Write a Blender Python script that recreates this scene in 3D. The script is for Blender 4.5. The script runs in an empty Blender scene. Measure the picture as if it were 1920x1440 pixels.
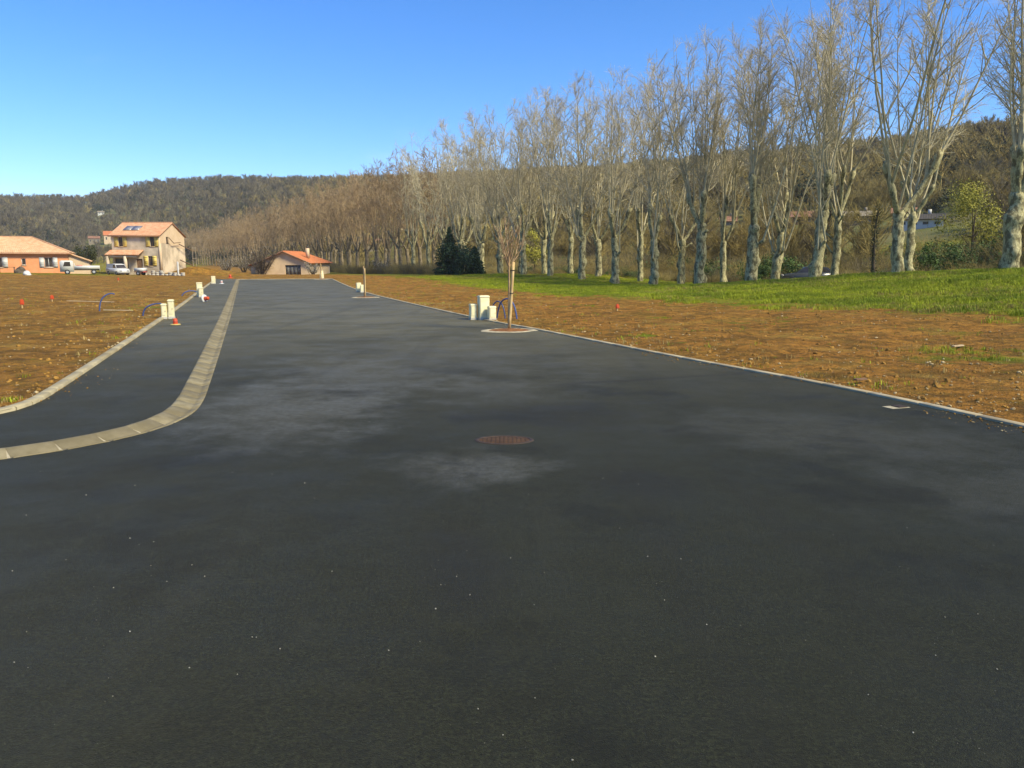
import bpy, bmesh, math
import numpy as np
from mathutils import Vector, Matrix

S = bpy.context.scene
COL = S.collection
R = math.radians

# ------------------------------------------------------------------ camera, sky, sun, exposure
EYE = 2.1
cd = bpy.data.cameras.new('camera')
cam = bpy.data.objects.new('camera', cd)
COL.objects.link(cam)
cam.location = (0, 0, EYE)
cam.rotation_euler = (R(90 - 8.921), 0, 0)
cd.sensor_width = 36.0
cd.lens = 1478 / 1920 * 36.0
cd.clip_end = 6000
cd.clip_start = 0.05
S.camera = cam

SUN_AZ, SUN_EL = 122.0, 44.0
CLX, CLY = 3.9, 0.2
W = bpy.data.worlds.new('World')
S.world = W
W.use_nodes = True
wn, wl = W.node_tree.nodes, W.node_tree.links
bg = wn['Background']
sky = wn.new('ShaderNodeTexSky')
sky.sky_type = 'NISHITA'
sky.sun_disc = False
sky.sun_elevation = R(SUN_EL)
sky.sun_rotation = R(SUN_AZ)
sky.altitude = 200
sky.air_density = 1.0
sky.dust_density = 0.0
sky.ozone_density = 8.0
hs = wn.new('ShaderNodeHueSaturation')
hs.inputs['Saturation'].default_value = 1.17
hs.inputs['Value'].default_value = 1.0
hs.inputs['Hue'].default_value = 0.503
tint = wn.new('ShaderNodeMix'); tint.data_type = 'RGBA'; tint.blend_type = 'MULTIPLY'
tint.inputs['Factor'].default_value = 1.0
tint.inputs['B'].default_value = (1.0, 0.965, 1.0, 1)      # white balance of the picture
wl.new(sky.outputs[0], tint.inputs['A'])
wl.new(tint.outputs['Result'], hs.inputs['Color'])
# thin bright cloud low over the horizon, in long banks broken up by noise
tc = wn.new('ShaderNodeTexCoord')
sep = wn.new('ShaderNodeSeparateXYZ')
wl.new(tc.outputs['Generated'], sep.inputs[0])
cmap = wn.new('ShaderNodeMapping')
cmap.inputs['Location'].default_value = (CLX, CLY, 0.3)
cmap.inputs['Scale'].default_value = (1.0, 1.0, 3.2)
wl.new(tc.outputs['Generated'], cmap.inputs['Vector'])
cn = wn.new('ShaderNodeTexNoise')
cn.inputs['Scale'].default_value = 1.5
cn.inputs['Detail'].default_value = 8
cn.inputs['Roughness'].default_value = 0.52
wl.new(cmap.outputs[0], cn.inputs['Vector'])
band = wn.new('ShaderNodeMapRange')
band.inputs['From Min'].default_value = 0.0
band.inputs['From Max'].default_value = 0.40
band.inputs['To Min'].default_value = 0.088
band.inputs['To Max'].default_value = -0.16
wl.new(sep.outputs[2], band.inputs['Value'])
addn = wn.new('ShaderNodeMath'); addn.operation = 'ADD'
wl.new(cn.outputs['Fac'], addn.inputs[0]); wl.new(band.outputs[0], addn.inputs[1])
cr = wn.new('ShaderNodeMapRange'); cr.interpolation_type = 'SMOOTHSTEP'
cr.inputs['From Min'].default_value = 0.53
cr.inputs['From Max'].default_value = 0.72
cr.inputs['To Max'].default_value = 0.75
wl.new(addn.outputs[0], cr.inputs['Value'])
mixc = wn.new('ShaderNodeMix'); mixc.data_type = 'RGBA'
mixc.inputs['B'].default_value = (5.2, 5.4, 5.6, 1)
wl.new(cr.outputs[0], mixc.inputs['Factor'])
wl.new(hs.outputs[0], mixc.inputs['A'])
wl.new(mixc.outputs['Result'], bg.inputs['Color'])
bg.inputs['Strength'].default_value = 0.088

sl = bpy.data.lights.new('sun', 'SUN')
sl.energy = 2.9
sl.angle = R(15.0)
sl.color = (1.0, 0.91, 0.66)
so = bpy.data.objects.new('sun', sl)
COL.objects.link(so)
SUNV = Vector((math.sin(R(SUN_AZ)) * math.cos(R(SUN_EL)), math.cos(R(SUN_AZ)) * math.cos(R(SUN_EL)), math.sin(R(SUN_EL))))
so.rotation_euler = (-SUNV).to_track_quat('-Z', 'Y').to_euler()
so.location = (40, -30, 40)

S.view_settings.view_transform = 'Standard'
S.view_settings.look = 'None'
S.view_settings.exposure = 1.26
S.view_settings.gamma = 1.0
S.view_settings.use_curve_mapping = False
S.render.engine = 'CYCLES'
S.cycles.use_denoising = True
S.cycles.max_bounces = 5
S.cycles.diffuse_bounces = 2
S.cycles.glossy_bounces = 2
S.cycles.transparent_max_bounces = 4
S.cycles.sample_clamp_indirect = 4.0

# ------------------------------------------------------------------ numbers and noise
def hash2(i, j, seed):
    n = (i.astype(np.int64) * 374761393 + j.astype(np.int64) * 668265263 + seed * 974634777) & 0x7fffffff
    n = ((n ^ (n >> 13)) * 1274126177) & 0x7fffffff
    n = (n ^ (n >> 16)) & 0xffff
    return n / 65535.0
def vnoise(x, y, seed=0):
    x = np.asarray(x, float); y = np.asarray(y, float)
    i, j = np.floor(x), np.floor(y)
    u, v = x - i, y - j
    u = u * u * (3 - 2 * u); v = v * v * (3 - 2 * v)
    a, b = hash2(i, j, seed), hash2(i + 1, j, seed)
    c, d = hash2(i, j + 1, seed), hash2(i + 1, j + 1, seed)
    return (a * (1 - u) + b * u) * (1 - v) + (c * (1 - u) + d * u) * v
def fbm(x, y, seed=0, octv=4):
    s, a, t = 0, 1.0, 0
    for k in range(octv):
        s = s + a * vnoise(np.asarray(x) * 2 ** k + 17.3 * k, np.asarray(y) * 2 ** k - 9.1 * k, seed + k)
        t += a; a *= 0.5
    return s / t
def sstep(a, b, x):
    u = np.clip((np.asarray(x, float) - a) / (b - a), 0, 1)
    return u * u * (3 - 2 * u)

#BEGIN_TERRAIN
TH = R(-18.6175)                       # the road's bearing
ST, CT = math.sin(TH), math.cos(TH)
def road_xy(s, t): return s * ST + t * CT, s * CT - t * ST
def road_st(X, Y): return X * ST + Y * CT, X * CT - Y * ST

FRONT_X = [(27.79, 44.88, 1.65), (24.54, 51.14, 1.29), (21.54, 56.93, .82), (18.66, 62.46, .28), (15.86, 67.83, -.15), (13.04, 73.22, -.38),
           (10.19, 78.64, -.25), (7.33, 84.08, .04), (4.28, 89.91, .43), (1.41, 95.4, .42), (-1.42, 100.8, .36), (-4.27, 106.3, .27), (-9.88, 117, .1), (-15.6, 128, -.1)]
_cp = []
for _s in (-15, 0, 15, 30, 45, 60, 75, 92):
    _cp.append((*road_xy(_s, 8.9), .03)); _cp.append((*road_xy(_s, -3.2), .05)); _cp.append((*road_xy(_s, 3), 0))
for _s, _t, _z in [(-10, 20, .2), (10, 19, .25), (28, 19, .12), (45, 18, .03), (62, 18, .0), (80, 18, .1), (-10, 45, 1.8), (15, 45, 2.0), (15, 32, 1.1), (28, 31, .62), (40, 29, .42), (50, 28, .2),
                   (28, 60, 2.0), (60, 55, .3), (80, 50, 0), (30, -15, .1), (60, -15, .1), (15, -20, .1), (45, -32, .2), (80, -12, .05), (80, -35, .45), (20, -60, .2),
                   (100, 3, 0), (106, 3, .02), (115, 12, .1), (112, -6, .1), (130, 5, -.2)]:
    _cp.append((*road_xy(_s, _t), _z))
for _x, _y, _z in FRONT_X:
    _cp.append((_x, _y, _z)); _cp.append((_x + 7, _y + 4, _z * .7))
_cp += [(-62, 98, .62), (-55, 95, .5), (-51, 106, .15), (-47, 112, .3), (-50, 99, .3), (-37, 136, -.4), (-30, 145, -.4), (-65, 120, .5), (-90, 110, .6), (-100, 300, 0), (-30, 200, -.2),
        (-200, 150, .3), (-180, 500, 0), (-300, 700, 0), (60, 90, .3), (100, 60, 1), (0, 160, -.1), (400, 0, 1), (-400, 0, 0), (0, -300, 0), (300, 400, 0), (0, 700, 0)]
CP = np.array(_cp)
_D = np.hypot(CP[:, None, 0] - CP[None, :, 0], CP[:, None, 1] - CP[None, :, 1])
_w = np.linalg.solve(_D + np.eye(len(CP)) * -.6, CP[:, 2] - CP[:, 2].mean())
def flat_z(X, Y):
    X = np.asarray(X, float); Y = np.asarray(Y, float)
    z = np.full(X.shape, CP[:, 2].mean())
    for k in range(len(CP)):
        z = z + _w[k] * np.hypot(X - CP[k, 0], Y - CP[k, 1])
    rr = np.hypot(X, Y)
    z = np.where(rr > 350, z * np.clip(1 - (rr - 350) / 300, 0, 1), z)
    heap = 1.15 * np.exp(-(((X + 41.8) / 3.0) ** 2 + ((Y - 105) / 2.2) ** 2)) + .5 * np.exp(-(((X + 37.5) / 2.6) ** 2 + ((Y - 106) / 2.) ** 2))
    return z + heap
_AZ = [-180, -75, -45, -33, -28, -24, -20, -12, -5, 5, 15, 25, 33, 50, 75, 180]
_D0 = [500, 420, 430, 470, 520, 470, 390, 240, 175, 135, 104, 84, 74, 70, 90, 500]
_D1 = [1200, 950, 950, 980, 980, 940, 880, 760, 640, 520, 430, 380, 350, 330, 330, 1200]
_HH = [30, 55, 57, 60, 64, 79, 79, 70, 60, 51, 47, 43, 45, 48, 50, 30]
def hill_z(X, Y):
    X = np.asarray(X, float); Y = np.asarray(Y, float)
    az = np.degrees(np.arctan2(X, Y)); D = np.hypot(X, Y)
    d0 = np.interp(az, _AZ, _D0); d1 = np.interp(az, _AZ, _D1); hh = np.interp(az, _AZ, _HH)
    u = np.clip((D - d0) / (d1 - d0), 0, 3)
    uu = np.minimum(u, 1)
    s = uu ** 1.25 * (1 - .18 * uu ** 3) / .82
    z = hh * np.where(u < 1, s, 1 - .12 * (u - 1))
    return z + np.clip(u, 0, .5) * 9 * (fbm(X / 120, Y / 120, 5) - .5)
def Z(X, Y): return flat_z(X, Y) + hill_z(X, Y)
#END_TERRAIN
def z1(x, y): return float(Z(np.array([x]), np.array([y]))[0])

# ------------------------------------------------------------------ mesh helpers
class NB:
    def __init__(self):
        self.v = []; self.n = 0; self.q = []; self.t = []
    def add(self, V, quads=None, tris=None, m=0):
        V = np.asarray(V, float).reshape(-1, 3)
        if quads is not None and len(quads):
            q = np.asarray(quads, int) + self.n; self.q.append((q, m))
        if tris is not None and len(tris):
            t = np.asarray(tris, int) + self.n; self.t.append((t, m))
        self.v.append(V); self.n += len(V)
        return self
    def box(self, c, s, rot=0.0, m=0, taper=1.0):
        x, y, z = np.array(s) / 2
        V = np.array([[-x, -y, -z], [x, -y, -z], [x, y, -z], [-x, y, -z], [-x * taper, -y * taper, z], [x * taper, -y * taper, z], [x * taper, y * taper, z], [-x * taper, y * taper, z]])
        if rot:
            a, b = math.cos(rot), math.sin(rot)
            V = np.c_[V[:, 0] * a - V[:, 1] * b, V[:, 0] * b + V[:, 1] * a, V[:, 2]]
        return self.add(V + np.array(c), [[0, 3, 2, 1], [4, 5, 6, 7], [0, 1, 5, 4], [1, 2, 6, 5], [2, 3, 7, 6], [3, 0, 4, 7]], m=m)
    def quad(self, a, b, c, d, m=0): return self.add([a, b, c, d], [[0, 1, 2, 3]], m=m)
    def tubes(self, P0, P1, R0, R1, sides=3, m=0):
        P0 = np.asarray(P0, float).reshape(-1, 3); P1 = np.asarray(P1, float).reshape(-1, 3)
        M = len(P0)
        if M == 0: return self
        R0 = np.broadcast_to(np.asarray(R0, float), (M,)); R1 = np.broadcast_to(np.asarray(R1, float), (M,))
        d = P1 - P0; d /= np.maximum(np.linalg.norm(d, axis=1, keepdims=True), 1e-9)
        up = np.where(np.abs(d[:, 2:3]) > .9, np.array([[1., 0, 0]]), np.array([[0, 0, 1.]]))
        a = np.cross(d, up); a /= np.linalg.norm(a, axis=1, keepdims=True)
        b = np.cross(d, a)
        an = np.arange(sides) / sides * 2 * math.pi
        ring = a[:, None, :] * np.cos(an)[None, :, None] + b[:, None, :] * np.sin(an)[None, :, None]
        V = np.stack([P0[:, None, :] + ring * R0[:, None, None], P1[:, None, :] + ring * R1[:, None, None]], 1)
        base = (np.arange(M) * 2 * sides)[:, None]
        k = np.arange(sides); k2 = (k + 1) % sides
        F = np.stack([base + k2, base + k, base + sides + k, base + sides + k2], -1).reshape(-1, 4)
        return self.add(V.reshape(-1, 3), F, m=m)
    def sweep(self, path, rad, sides=10, m=0, disp=None, cap=True):
        path = np.asarray(path, float); rad = np.asarray(rad, float); N = len(path)
        tan = np.gradient(path, axis=0); tan /= np.linalg.norm(tan, axis=1, keepdims=True)
        a = np.cross(tan[0], [0, 1., 0] if abs(tan[0][1]) < .9 else [1., 0, 0]); a /= np.linalg.norm(a)
        A = []
        for i in range(N):
            a = a - tan[i] * np.dot(a, tan[i]); a /= np.linalg.norm(a); A.append(a)
        A = np.array(A); B = np.cross(tan, A)
        an = np.arange(sides) / sides * 2 * math.pi
        rr = np.repeat(rad[:, None], sides, 1)
        if disp is not None: rr = rr * disp(np.arange(N)[:, None], an[None, :])
        V = path[:, None, :] + (A[:, None, :] * np.cos(an)[None, :, None] + B[:, None, :] * np.sin(an)[None, :, None]) * rr[:, :, None]
        F = []
        for i in range(N - 1):
            for k in range(sides):
                k2 = (k + 1) % sides
                F.append([i * sides + k, i * sides + k2, (i + 1) * sides + k2, (i + 1) * sides + k])
        V = V.reshape(-1, 3); T = []
        if cap:
            V = np.vstack([V, path[:1], path[-1:]])
            for k in range(sides):
                k2 = (k + 1) % sides
                T.append([N * sides, k2, k]); T.append([N * sides + 1, (N - 1) * sides + k, (N - 1) * sides + k2])
        return self.add(V, F, T, m=m)
    def lathe(self, prof, c=(0, 0, 0), sides=16, m=0, axis='z'):
        prof = np.asarray(prof, float)
        an = np.arange(sides) / sides * 2 * math.pi
        V = np.stack([prof[:, None, 0] * np.cos(an), prof[:, None, 0] * np.sin(an), np.repeat(prof[:, 1:2], sides, 1)], -1)
        if axis == 'y': V = V[..., [0, 2, 1]]
        if axis == 'x': V = V[..., [2, 0, 1]]
        N = len(prof); F = []
        for i in range(N - 1):
            for k in range(sides):
                k2 = (k + 1) % sides
                F.append([i * sides + k, i * sides + k2, (i + 1) * sides + k2, (i + 1) * sides + k])
        return self.add(V.reshape(-1, 3) + np.array(c), F, m=m)
    def extrude(self, poly, y0, y1, m=0, inset=0.0):
        """side profile in (x,z) pulled from y0 to y1"""
        P = np.asarray(poly, float); n = len(P)
        c = P.mean(0)
        V = np.vstack([np.c_[P[:, 0], np.full(n, y0), P[:, 1]], np.c_[P[:, 0], np.full(n, y1), P[:, 1]], [[c[0], y0 - inset, c[1]], [c[0], y1 + inset, c[1]]]])
        F = [[i, (i + 1) % n, n + (i + 1) % n, n + i] for i in range(n)]
        T = [[2 * n, (i + 1) % n, i] for i in range(n)] + [[2 * n + 1, n + i, n + (i + 1) % n] for i in range(n)]
        return self.add(V, F, T, m=m)
    def mesh(self, name, mats=None, smooth=False):
        me = bpy.data.meshes.new(name)
        V = np.vstack(self.v).astype(np.float32)
        me.vertices.add(len(V)); me.vertices.foreach_set('co', V.ravel())
        loops, starts, tots, mi = [], [], [], []
        pos = 0
        for arrs, k in ((self.q, 4), (self.t, 3)):
            for f, m in arrs:
                loops.append(f.ravel()); n = len(f)
                starts.append(pos + np.arange(n) * k); tots.append(np.full(n, k)); mi.append(np.full(n, m)); pos += n * k
        loops = np.concatenate(loops).astype(np.int32)
        me.loops.add(len(loops)); me.loops.foreach_set('vertex_index', loops)
        st = np.concatenate(starts).astype(np.int32)
        me.polygons.add(len(st)); me.polygons.foreach_set('loop_start', st)
        me.polygons.foreach_set('loop_total', np.concatenate(tots).astype(np.int32))
        me.polygons.foreach_set('material_index', np.concatenate(mi).astype(np.int32))
        if smooth: me.polygons.foreach_set('use_smooth', np.ones(len(st), bool))
        for mt in (mats if isinstance(mats, (list, tuple)) else [mats]):
            if mt: me.materials.append(mt)
        me.update(calc_edges=True); me.validate()
        return me
    def obj(self, name, mats, parent=None, smooth=False):
        return put(name, self.mesh(name, mats, smooth), parent)

def put(name, me, parent=None):
    o = bpy.data.objects.new(name, me)
    COL.objects.link(o)
    if parent: o.parent = parent
    return o
def tag(o, label=None, cat=None, group=None, kind=None):
    if label: o['label'] = label
    if cat: o['category'] = cat
    if group: o['group'] = group
    if kind: o['kind'] = kind
    return o
def thing(name, label, cat, loc=(0, 0, 0), rz=0.0, group=None):
    o = bpy.data.objects.new(name, None)
    o.empty_display_size = .2
    COL.objects.link(o)
    o.location = loc; o.rotation_euler = (0, 0, rz)
    return tag(o, label, cat, group)
def soft_box(name, size, mat, parent, loc=(0, 0, 0), bevel=.01, top=(1, 1), slope=0.0):
    bm = bmesh.new()
    bmesh.ops.create_cube(bm, size=1)
    for v in bm.verts:
        hi = v.co.z > 0
        v.co = Vector((v.co.x * size[0] * (top[0] if hi else 1), v.co.y * size[1] * (top[1] if hi else 1), (v.co.z + .5) * size[2]))
        if hi: v.co.z += slope * v.co.y
    bmesh.ops.bevel(bm, geom=bm.edges[:], offset=bevel, segments=2, affect='EDGES')
    me = bpy.data.meshes.new(name); bm.to_mesh(me); bm.free()
    me.materials.append(mat)
    o = put(name, me, parent); o.location = loc
    return o

# ------------------------------------------------------------------ materials
def srgb(r, g, b):
    f = lambda c: (c / 255 / 12.92) if c / 255 <= .04045 else ((c / 255 + .055) / 1.055) ** 2.4
    return (f(r), f(g), f(b), 1)
def newmat(name, rough=.8, spec=.3):
    m = bpy.data.materials.new(name); m.use_nodes = True
    nt = m.node_tree; p = nt.nodes['Principled BSDF']
    p.inputs['Roughness'].default_value = rough
    p.inputs['Specular IOR Level'].default_value = spec
    return m, nt, p
def noise_node(nt, vec, scale, detail=4, rough=.55):
    n = nt.nodes.new('ShaderNodeTexNoise')
    n.inputs['Scale'].default_value = scale; n.inputs['Detail'].default_value = detail; n.inputs['Roughness'].default_value = rough
    if vec is not None: nt.links.new(vec, n.inputs['Vector'])
    return n.outputs['Fac']
def ramp(nt, fac, a, b, lo=0.0, hi=1.0):
    n = nt.nodes.new('ShaderNodeMapRange'); n.interpolation_type = 'SMOOTHSTEP'
    n.inputs['From Min'].default_value = a; n.inputs['From Max'].default_value = b
    n.inputs['To Min'].default_value = lo; n.inputs['To Max'].default_value = hi
    nt.links.new(fac, n.inputs['Value'])
    return n.outputs[0]
def mixcol(nt, fac, a, b, mode='MIX'):
    n = nt.nodes.new('ShaderNodeMix'); n.data_type = 'RGBA'; n.blend_type = mode
    for sock, val in (('Factor', fac), ('A', a), ('B', b)):
        if isinstance(val, (int, float)): n.inputs[sock].default_value = val
        elif isinstance(val, tuple): n.inputs[sock].default_value = val if len(val) == 4 else (*val, 1)
        else: nt.links.new(val, n.inputs[sock])
    return n.outputs['Result']
def mth(nt, op, a, b=None, clamp=False):
    n = nt.nodes.new('ShaderNodeMath'); n.operation = op; n.use_clamp = clamp
    for i, v in enumerate((a, b)):
        if v is None: continue
        if isinstance(v, (int, float)): n.inputs[i].default_value = v
        else: nt.links.new(v, n.inputs[i])
    return n.outputs[0]
def bump(nt, p, h, dist, strength=1.0):
    n = nt.nodes.new('ShaderNodeBump'); n.inputs['Distance'].default_value = dist; n.inputs['Strength'].default_value = strength
    nt.links.new(h, n.inputs['Height']); nt.links.new(n.outputs[0], p.inputs['Normal'])
def position(nt): return nt.nodes.new('ShaderNodeNewGeometry').outputs['Position']
def objcoord(nt): return nt.nodes.new('ShaderNodeTexCoord').outputs['Object']
def objrand(nt): return nt.nodes.new('ShaderNodeObjectInfo').outputs['Random']
def simple(name, a, b, scale=3.0, rough=.8, spec=.3, bmp=0.0, bscale=None, world=False, vary=0.0, lo=.35, hi=.65):
    m, nt, p = newmat(name, rough, spec)
    v = position(nt) if world else objcoord(nt)
    c = mixcol(nt, ramp(nt, noise_node(nt, v, scale), lo, hi), a, b)
    if vary:
        k = mth(nt, 'MULTIPLY_ADD', objrand(nt), vary * 2); 
        nt.nodes[-1].inputs[2].default_value = 1 - vary
        vm = nt.nodes.new('ShaderNodeVectorMath'); vm.operation = 'SCALE'
        nt.links.new(c, vm.inputs[0]); nt.links.new(k, vm.inputs['Scale']); c = vm.outputs[0]
    nt.links.new(c, p.inputs['Base Color'])
    if bmp: bump(nt, p, noise_node(nt, v, bscale or scale * 6, 5), bmp)
    return m

# asphalt: dark bitumen with fine grit, pale dust stains with their own outlines, a dusty far sheen painted in, a dark seam
TH = R(-18.6175)                       # the road's bearing
def asphalt_material():
    m, nt, p = newmat('asphalt', .72, .13)
    v = position(nt)
    big = noise_node(nt, v, .16, 3)
    mid = noise_node(nt, v, 1.1, 5, .65)
    fine = noise_node(nt, v, 140, 3, .75)
    vor = nt.nodes.new('ShaderNodeTexVoronoi'); vor.inputs['Scale'].default_value = 190
    nt.links.new(v, vor.inputs['Vector'])
    c = mixcol(nt, ramp(nt, fine, .3, .72), (.0007, .0010, .00045), (.0180, .0205, .0085))
    g2 = noise_node(nt, v, 42, 4, .75); g3 = noise_node(nt, v, 11, 5, .7); g4 = noise_node(nt, v, 3.1, 5, .7)
    c = mixcol(nt, ramp(nt, g2, .44, .66, 0, .60), c, (.036, .041, .018))
    c = mixcol(nt, ramp(nt, g2, .32, .48, .85, 0), c, (.0018, .0024, .0014))
    c = mixcol(nt, ramp(nt, g3, .46, .64, 0, .65), c, (.0055, .0075, .0046))
    c = mixcol(nt, ramp(nt, g4, .52, .68, 0, .40), c, (.022, .023, .011))
    c = mixcol(nt, ramp(nt, g4, .32, .46, .35, 0), c, (.007, .0115, .0072))
    c = mixcol(nt, ramp(nt, vor.outputs['Color'], .86, .99, 0, .5), c, (.085, .085, .062))
    c = mixcol(nt, ramp(nt, big, .40, .66, 0, .5), c, (.018, .0205, .0115))
    c = mixcol(nt, ramp(nt, mid, .50, .80, 0, .35), c, (.006, .0075, .0045))
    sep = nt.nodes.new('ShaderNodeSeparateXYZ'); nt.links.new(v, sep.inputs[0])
    warp = mth(nt, 'MULTIPLY', mth(nt, 'SUBTRACT', noise_node(nt, v, 1.1, 6, .68), .5), 2.6)
    grit = mth(nt, 'MULTIPLY', ramp(nt, g3, .25, .7, .25, 1.25), ramp(nt, g2, .2, .75, .5, 1.3))
    farm = mth(nt, 'MULTIPLY', ramp(nt, sep.outputs[1], 6.5, 30, 0, .78), ramp(nt, noise_node(nt, v, .35, 5, .65), .34, .62, .55, 1))  # dusty paling with distance, the road's grazing sheen put into the colour
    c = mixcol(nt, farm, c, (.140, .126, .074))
    def blob(x, y, rx, ry, rot=0.0):
        cx, sx = math.cos(rot), math.sin(rot)
        dx = mth(nt, 'SUBTRACT', sep.outputs[0], x); dy = mth(nt, 'SUBTRACT', sep.outputs[1], y)
        a = mth(nt, 'ADD', mth(nt, 'MULTIPLY', dx, cx / rx), mth(nt, 'MULTIPLY', dy, sx / rx))
        b = mth(nt, 'ADD', mth(nt, 'MULTIPLY', dx, -sx / ry), mth(nt, 'MULTIPLY', dy, cx / ry))
        r = mth(nt, 'SQRT', mth(nt, 'ADD', mth(nt, 'MULTIPLY', a, a), mth(nt, 'MULTIPLY', b, b)))
        return ramp(nt, mth(nt, 'ADD', r, warp), .25, 1.25, 1, 0)
    for x, y, rx, ry, rot, k in [(-.38, 7.95, .85, .75, 0, .42), (-3.2, 11.2, 1.5, 2.6, .3, .5), (-2.9, 14.2, 1.8, 3.2, .3, .34), (-1.7, 17, 3.2, 4.5, .3, .26), (3.9, 9.4, 2.4, 1.4, -.5, .2),
                             (-.2, 12.6, 1.2, 1.6, .3, .2), (-10.8, 25.2, .1, .1, 0, .2), (-8, 38, 5, 14, .33, .3), (4.6, 7.0, 1.4, .8, .2, .16), (-16, 60, 6, 22, .33, .34)]:
        c = mixcol(nt, mth(nt, 'MULTIPLY', mth(nt, 'MULTIPLY', blob(x, y, rx, ry, rot), grit), k * 1.25, True), c, (.098, .098, .084))
    for x, y, rx, ry, rot, k in [(.5, 10.7, 1.3, 1.0, 0, .6), (-.4, 5.4, .35, 1.3, .1, .5), (1.2, 7.4, .55, .5, -.3, .5)]:
        c = mixcol(nt, mth(nt, 'MULTIPLY', blob(x, y, rx, ry, rot), k), c, (.008, .0085, .0062))
    mp = nt.nodes.new('ShaderNodeMapping'); mp.inputs['Rotation'].default_value = (0, 0, TH); mp.inputs['Scale'].default_value = (1.3, .05, 1); nt.links.new(v, mp.inputs[0])
    trk = noise_node(nt, mp.outputs[0], 1.0, 4, .6)
    c = mixcol(nt, ramp(nt, trk, .54, .70, 0, .22), c, (.012, .0125, .009))
    c = mixcol(nt, ramp(nt, trk, .30, .44, .07, 0), c, (.062, .060, .046))
    dk = noise_node(nt, v, .45, 5, .7)
    c = mixcol(nt, mth(nt, 'MULTIPLY', ramp(nt, dk, .50, .66, 0, .65), ramp(nt, sep.outputs[1], 9, 22, 1, .25)), c, (.0035, .0048, .0026))
    # laying seam between two strips of asphalt
    ln = mth(nt, 'ADD', mth(nt, 'SUBTRACT', sep.outputs[1], mth(nt, 'MULTIPLY', sep.outputs[0], .38)), mth(nt, 'MULTIPLY', warp, .22))
    near = ramp(nt, mth(nt, 'ABSOLUTE', mth(nt, 'SUBTRACT', ln, 13.0)), .02, .16, .55, 0)
    near = mth(nt, 'MULTIPLY', near, ramp(nt, sep.outputs[0], .1, 1.6))
    c = mixcol(nt, near, c, (.012, .0115, .01))
    nt.links.new(c, p.inputs['Base Color'])
    nt.links.new(ramp(nt, mid, .3, .7, .58, .76), p.inputs['Roughness'])
    p.inputs['Sheen Weight'].default_value = .04
    p.inputs['Sheen Roughness'].default_value = .5
    p.inputs['Sheen Tint'].default_value = (1, .9, .72, 1)
    bump(nt, p, mth(nt, 'ADD', mth(nt, 'ADD', fine, g2), vor.outputs['Distance']), .0045, .9)
    return m
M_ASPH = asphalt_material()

def ground_material():
    m, nt, p = newmat('earth_and_grass', .95, .12)
    v = position(nt)
    at = nt.nodes.new('ShaderNodeAttribute'); at.attribute_name = 'cover'
    sep = nt.nodes.new('ShaderNodeSeparateXYZ'); nt.links.new(at.outputs['Vector'], sep.inputs[0])   # grass, hill, redness
    n1, n2, n3 = noise_node(nt, v, .22, 4), noise_node(nt, v, 1.7, 6, .65), noise_node(nt, v, 14, 5, .7)
    soil = mixcol(nt, ramp(nt, n2, .32, .68), (0.2475, 0.1224, 0.0192), (0.4875, 0.2475, 0.0400))
    soil = mixcol(nt, mth(nt, 'MULTIPLY', sep.outputs[2], ramp(nt, n1, .35, .62, .25, .85)), soil, (0.4725, 0.2040, 0.0352))
    soil = mixcol(nt, ramp(nt, n3, .52, .75, 0, .6), soil, (0.1520, 0.0745, 0.0130))
    soil = mixcol(nt, ramp(nt, noise_node(nt, v, .55, 4, .6), .55, .75, 0, .55), soil, (0.2320, 0.1546, 0.0216))
    soil = mixcol(nt, ramp(nt, noise_node(nt, v, .9, 6, .75), .45, .62, 0, .85), soil, (0.1568, 0.0856, 0.0158))
    soil = mixcol(nt, ramp(nt, noise_node(nt, v, 4.2, 5, .75), .46, .60, 0, .85), soil, (0.1360, 0.0718, 0.0137))
    soil = mixcol(nt, ramp(nt, noise_node(nt, v, .5, 6, .75), .52, .68, 0, .40), soil, (0.2475, 0.1836, 0.0272))
    soil = mixcol(nt, ramp(nt, noise_node(nt, v, .35, 5, .7), .52, .68, 0, .45), soil, (0.4950, 0.3196, 0.0680))
    vor = nt.nodes.new('ShaderNodeTexVoronoi'); vor.inputs['Scale'].default_value = 9; nt.links.new(v, vor.inputs['Vector'])
    soil = mixcol(nt, mth(nt, 'MULTIPLY', ramp(nt, vor.outputs['Distance'], .10, .20, 1, 0), ramp(nt, vor.outputs['Color'], .72, .85)), soil, (.34, .26, .17))
    gr = mixcol(nt, ramp(nt, n2, .3, .7), (0.1155, 0.1440, 0.0063), (0.2365, 0.2580, 0.0117))
    gr = mixcol(nt, ramp(nt, n1, .45, .62, 0, .6), gr, (0.2640, 0.2280, 0.0225))
    gr = mixcol(nt, ramp(nt, noise_node(nt, v, .8, 5, .7), .52, .68, 0, .6), gr, (0.0660, 0.0900, 0.0054))
    g = ramp(nt, mth(nt, 'ADD', sep.outputs[0], mth(nt, 'MULTIPLY', mth(nt, 'SUBTRACT', noise_node(nt, v, .8, 7, .72), .5), 1.7)), .36, .66)
    c = mixcol(nt, g, soil, gr)
    hl = mixcol(nt, ramp(nt, noise_node(nt, v, .05, 5), .4, .62), (.175, .155, .065), (.150, .158, .048))
    c = mixcol(nt, sep.outputs[1], c, hl)
    nt.links.new(c, p.inputs['Base Color'])
    bump(nt, p, mth(nt, 'ADD', n2, mth(nt, 'MULTIPLY', n3, .7)), .22, 1.0)
    return m
M_GROUND = ground_material()

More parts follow.
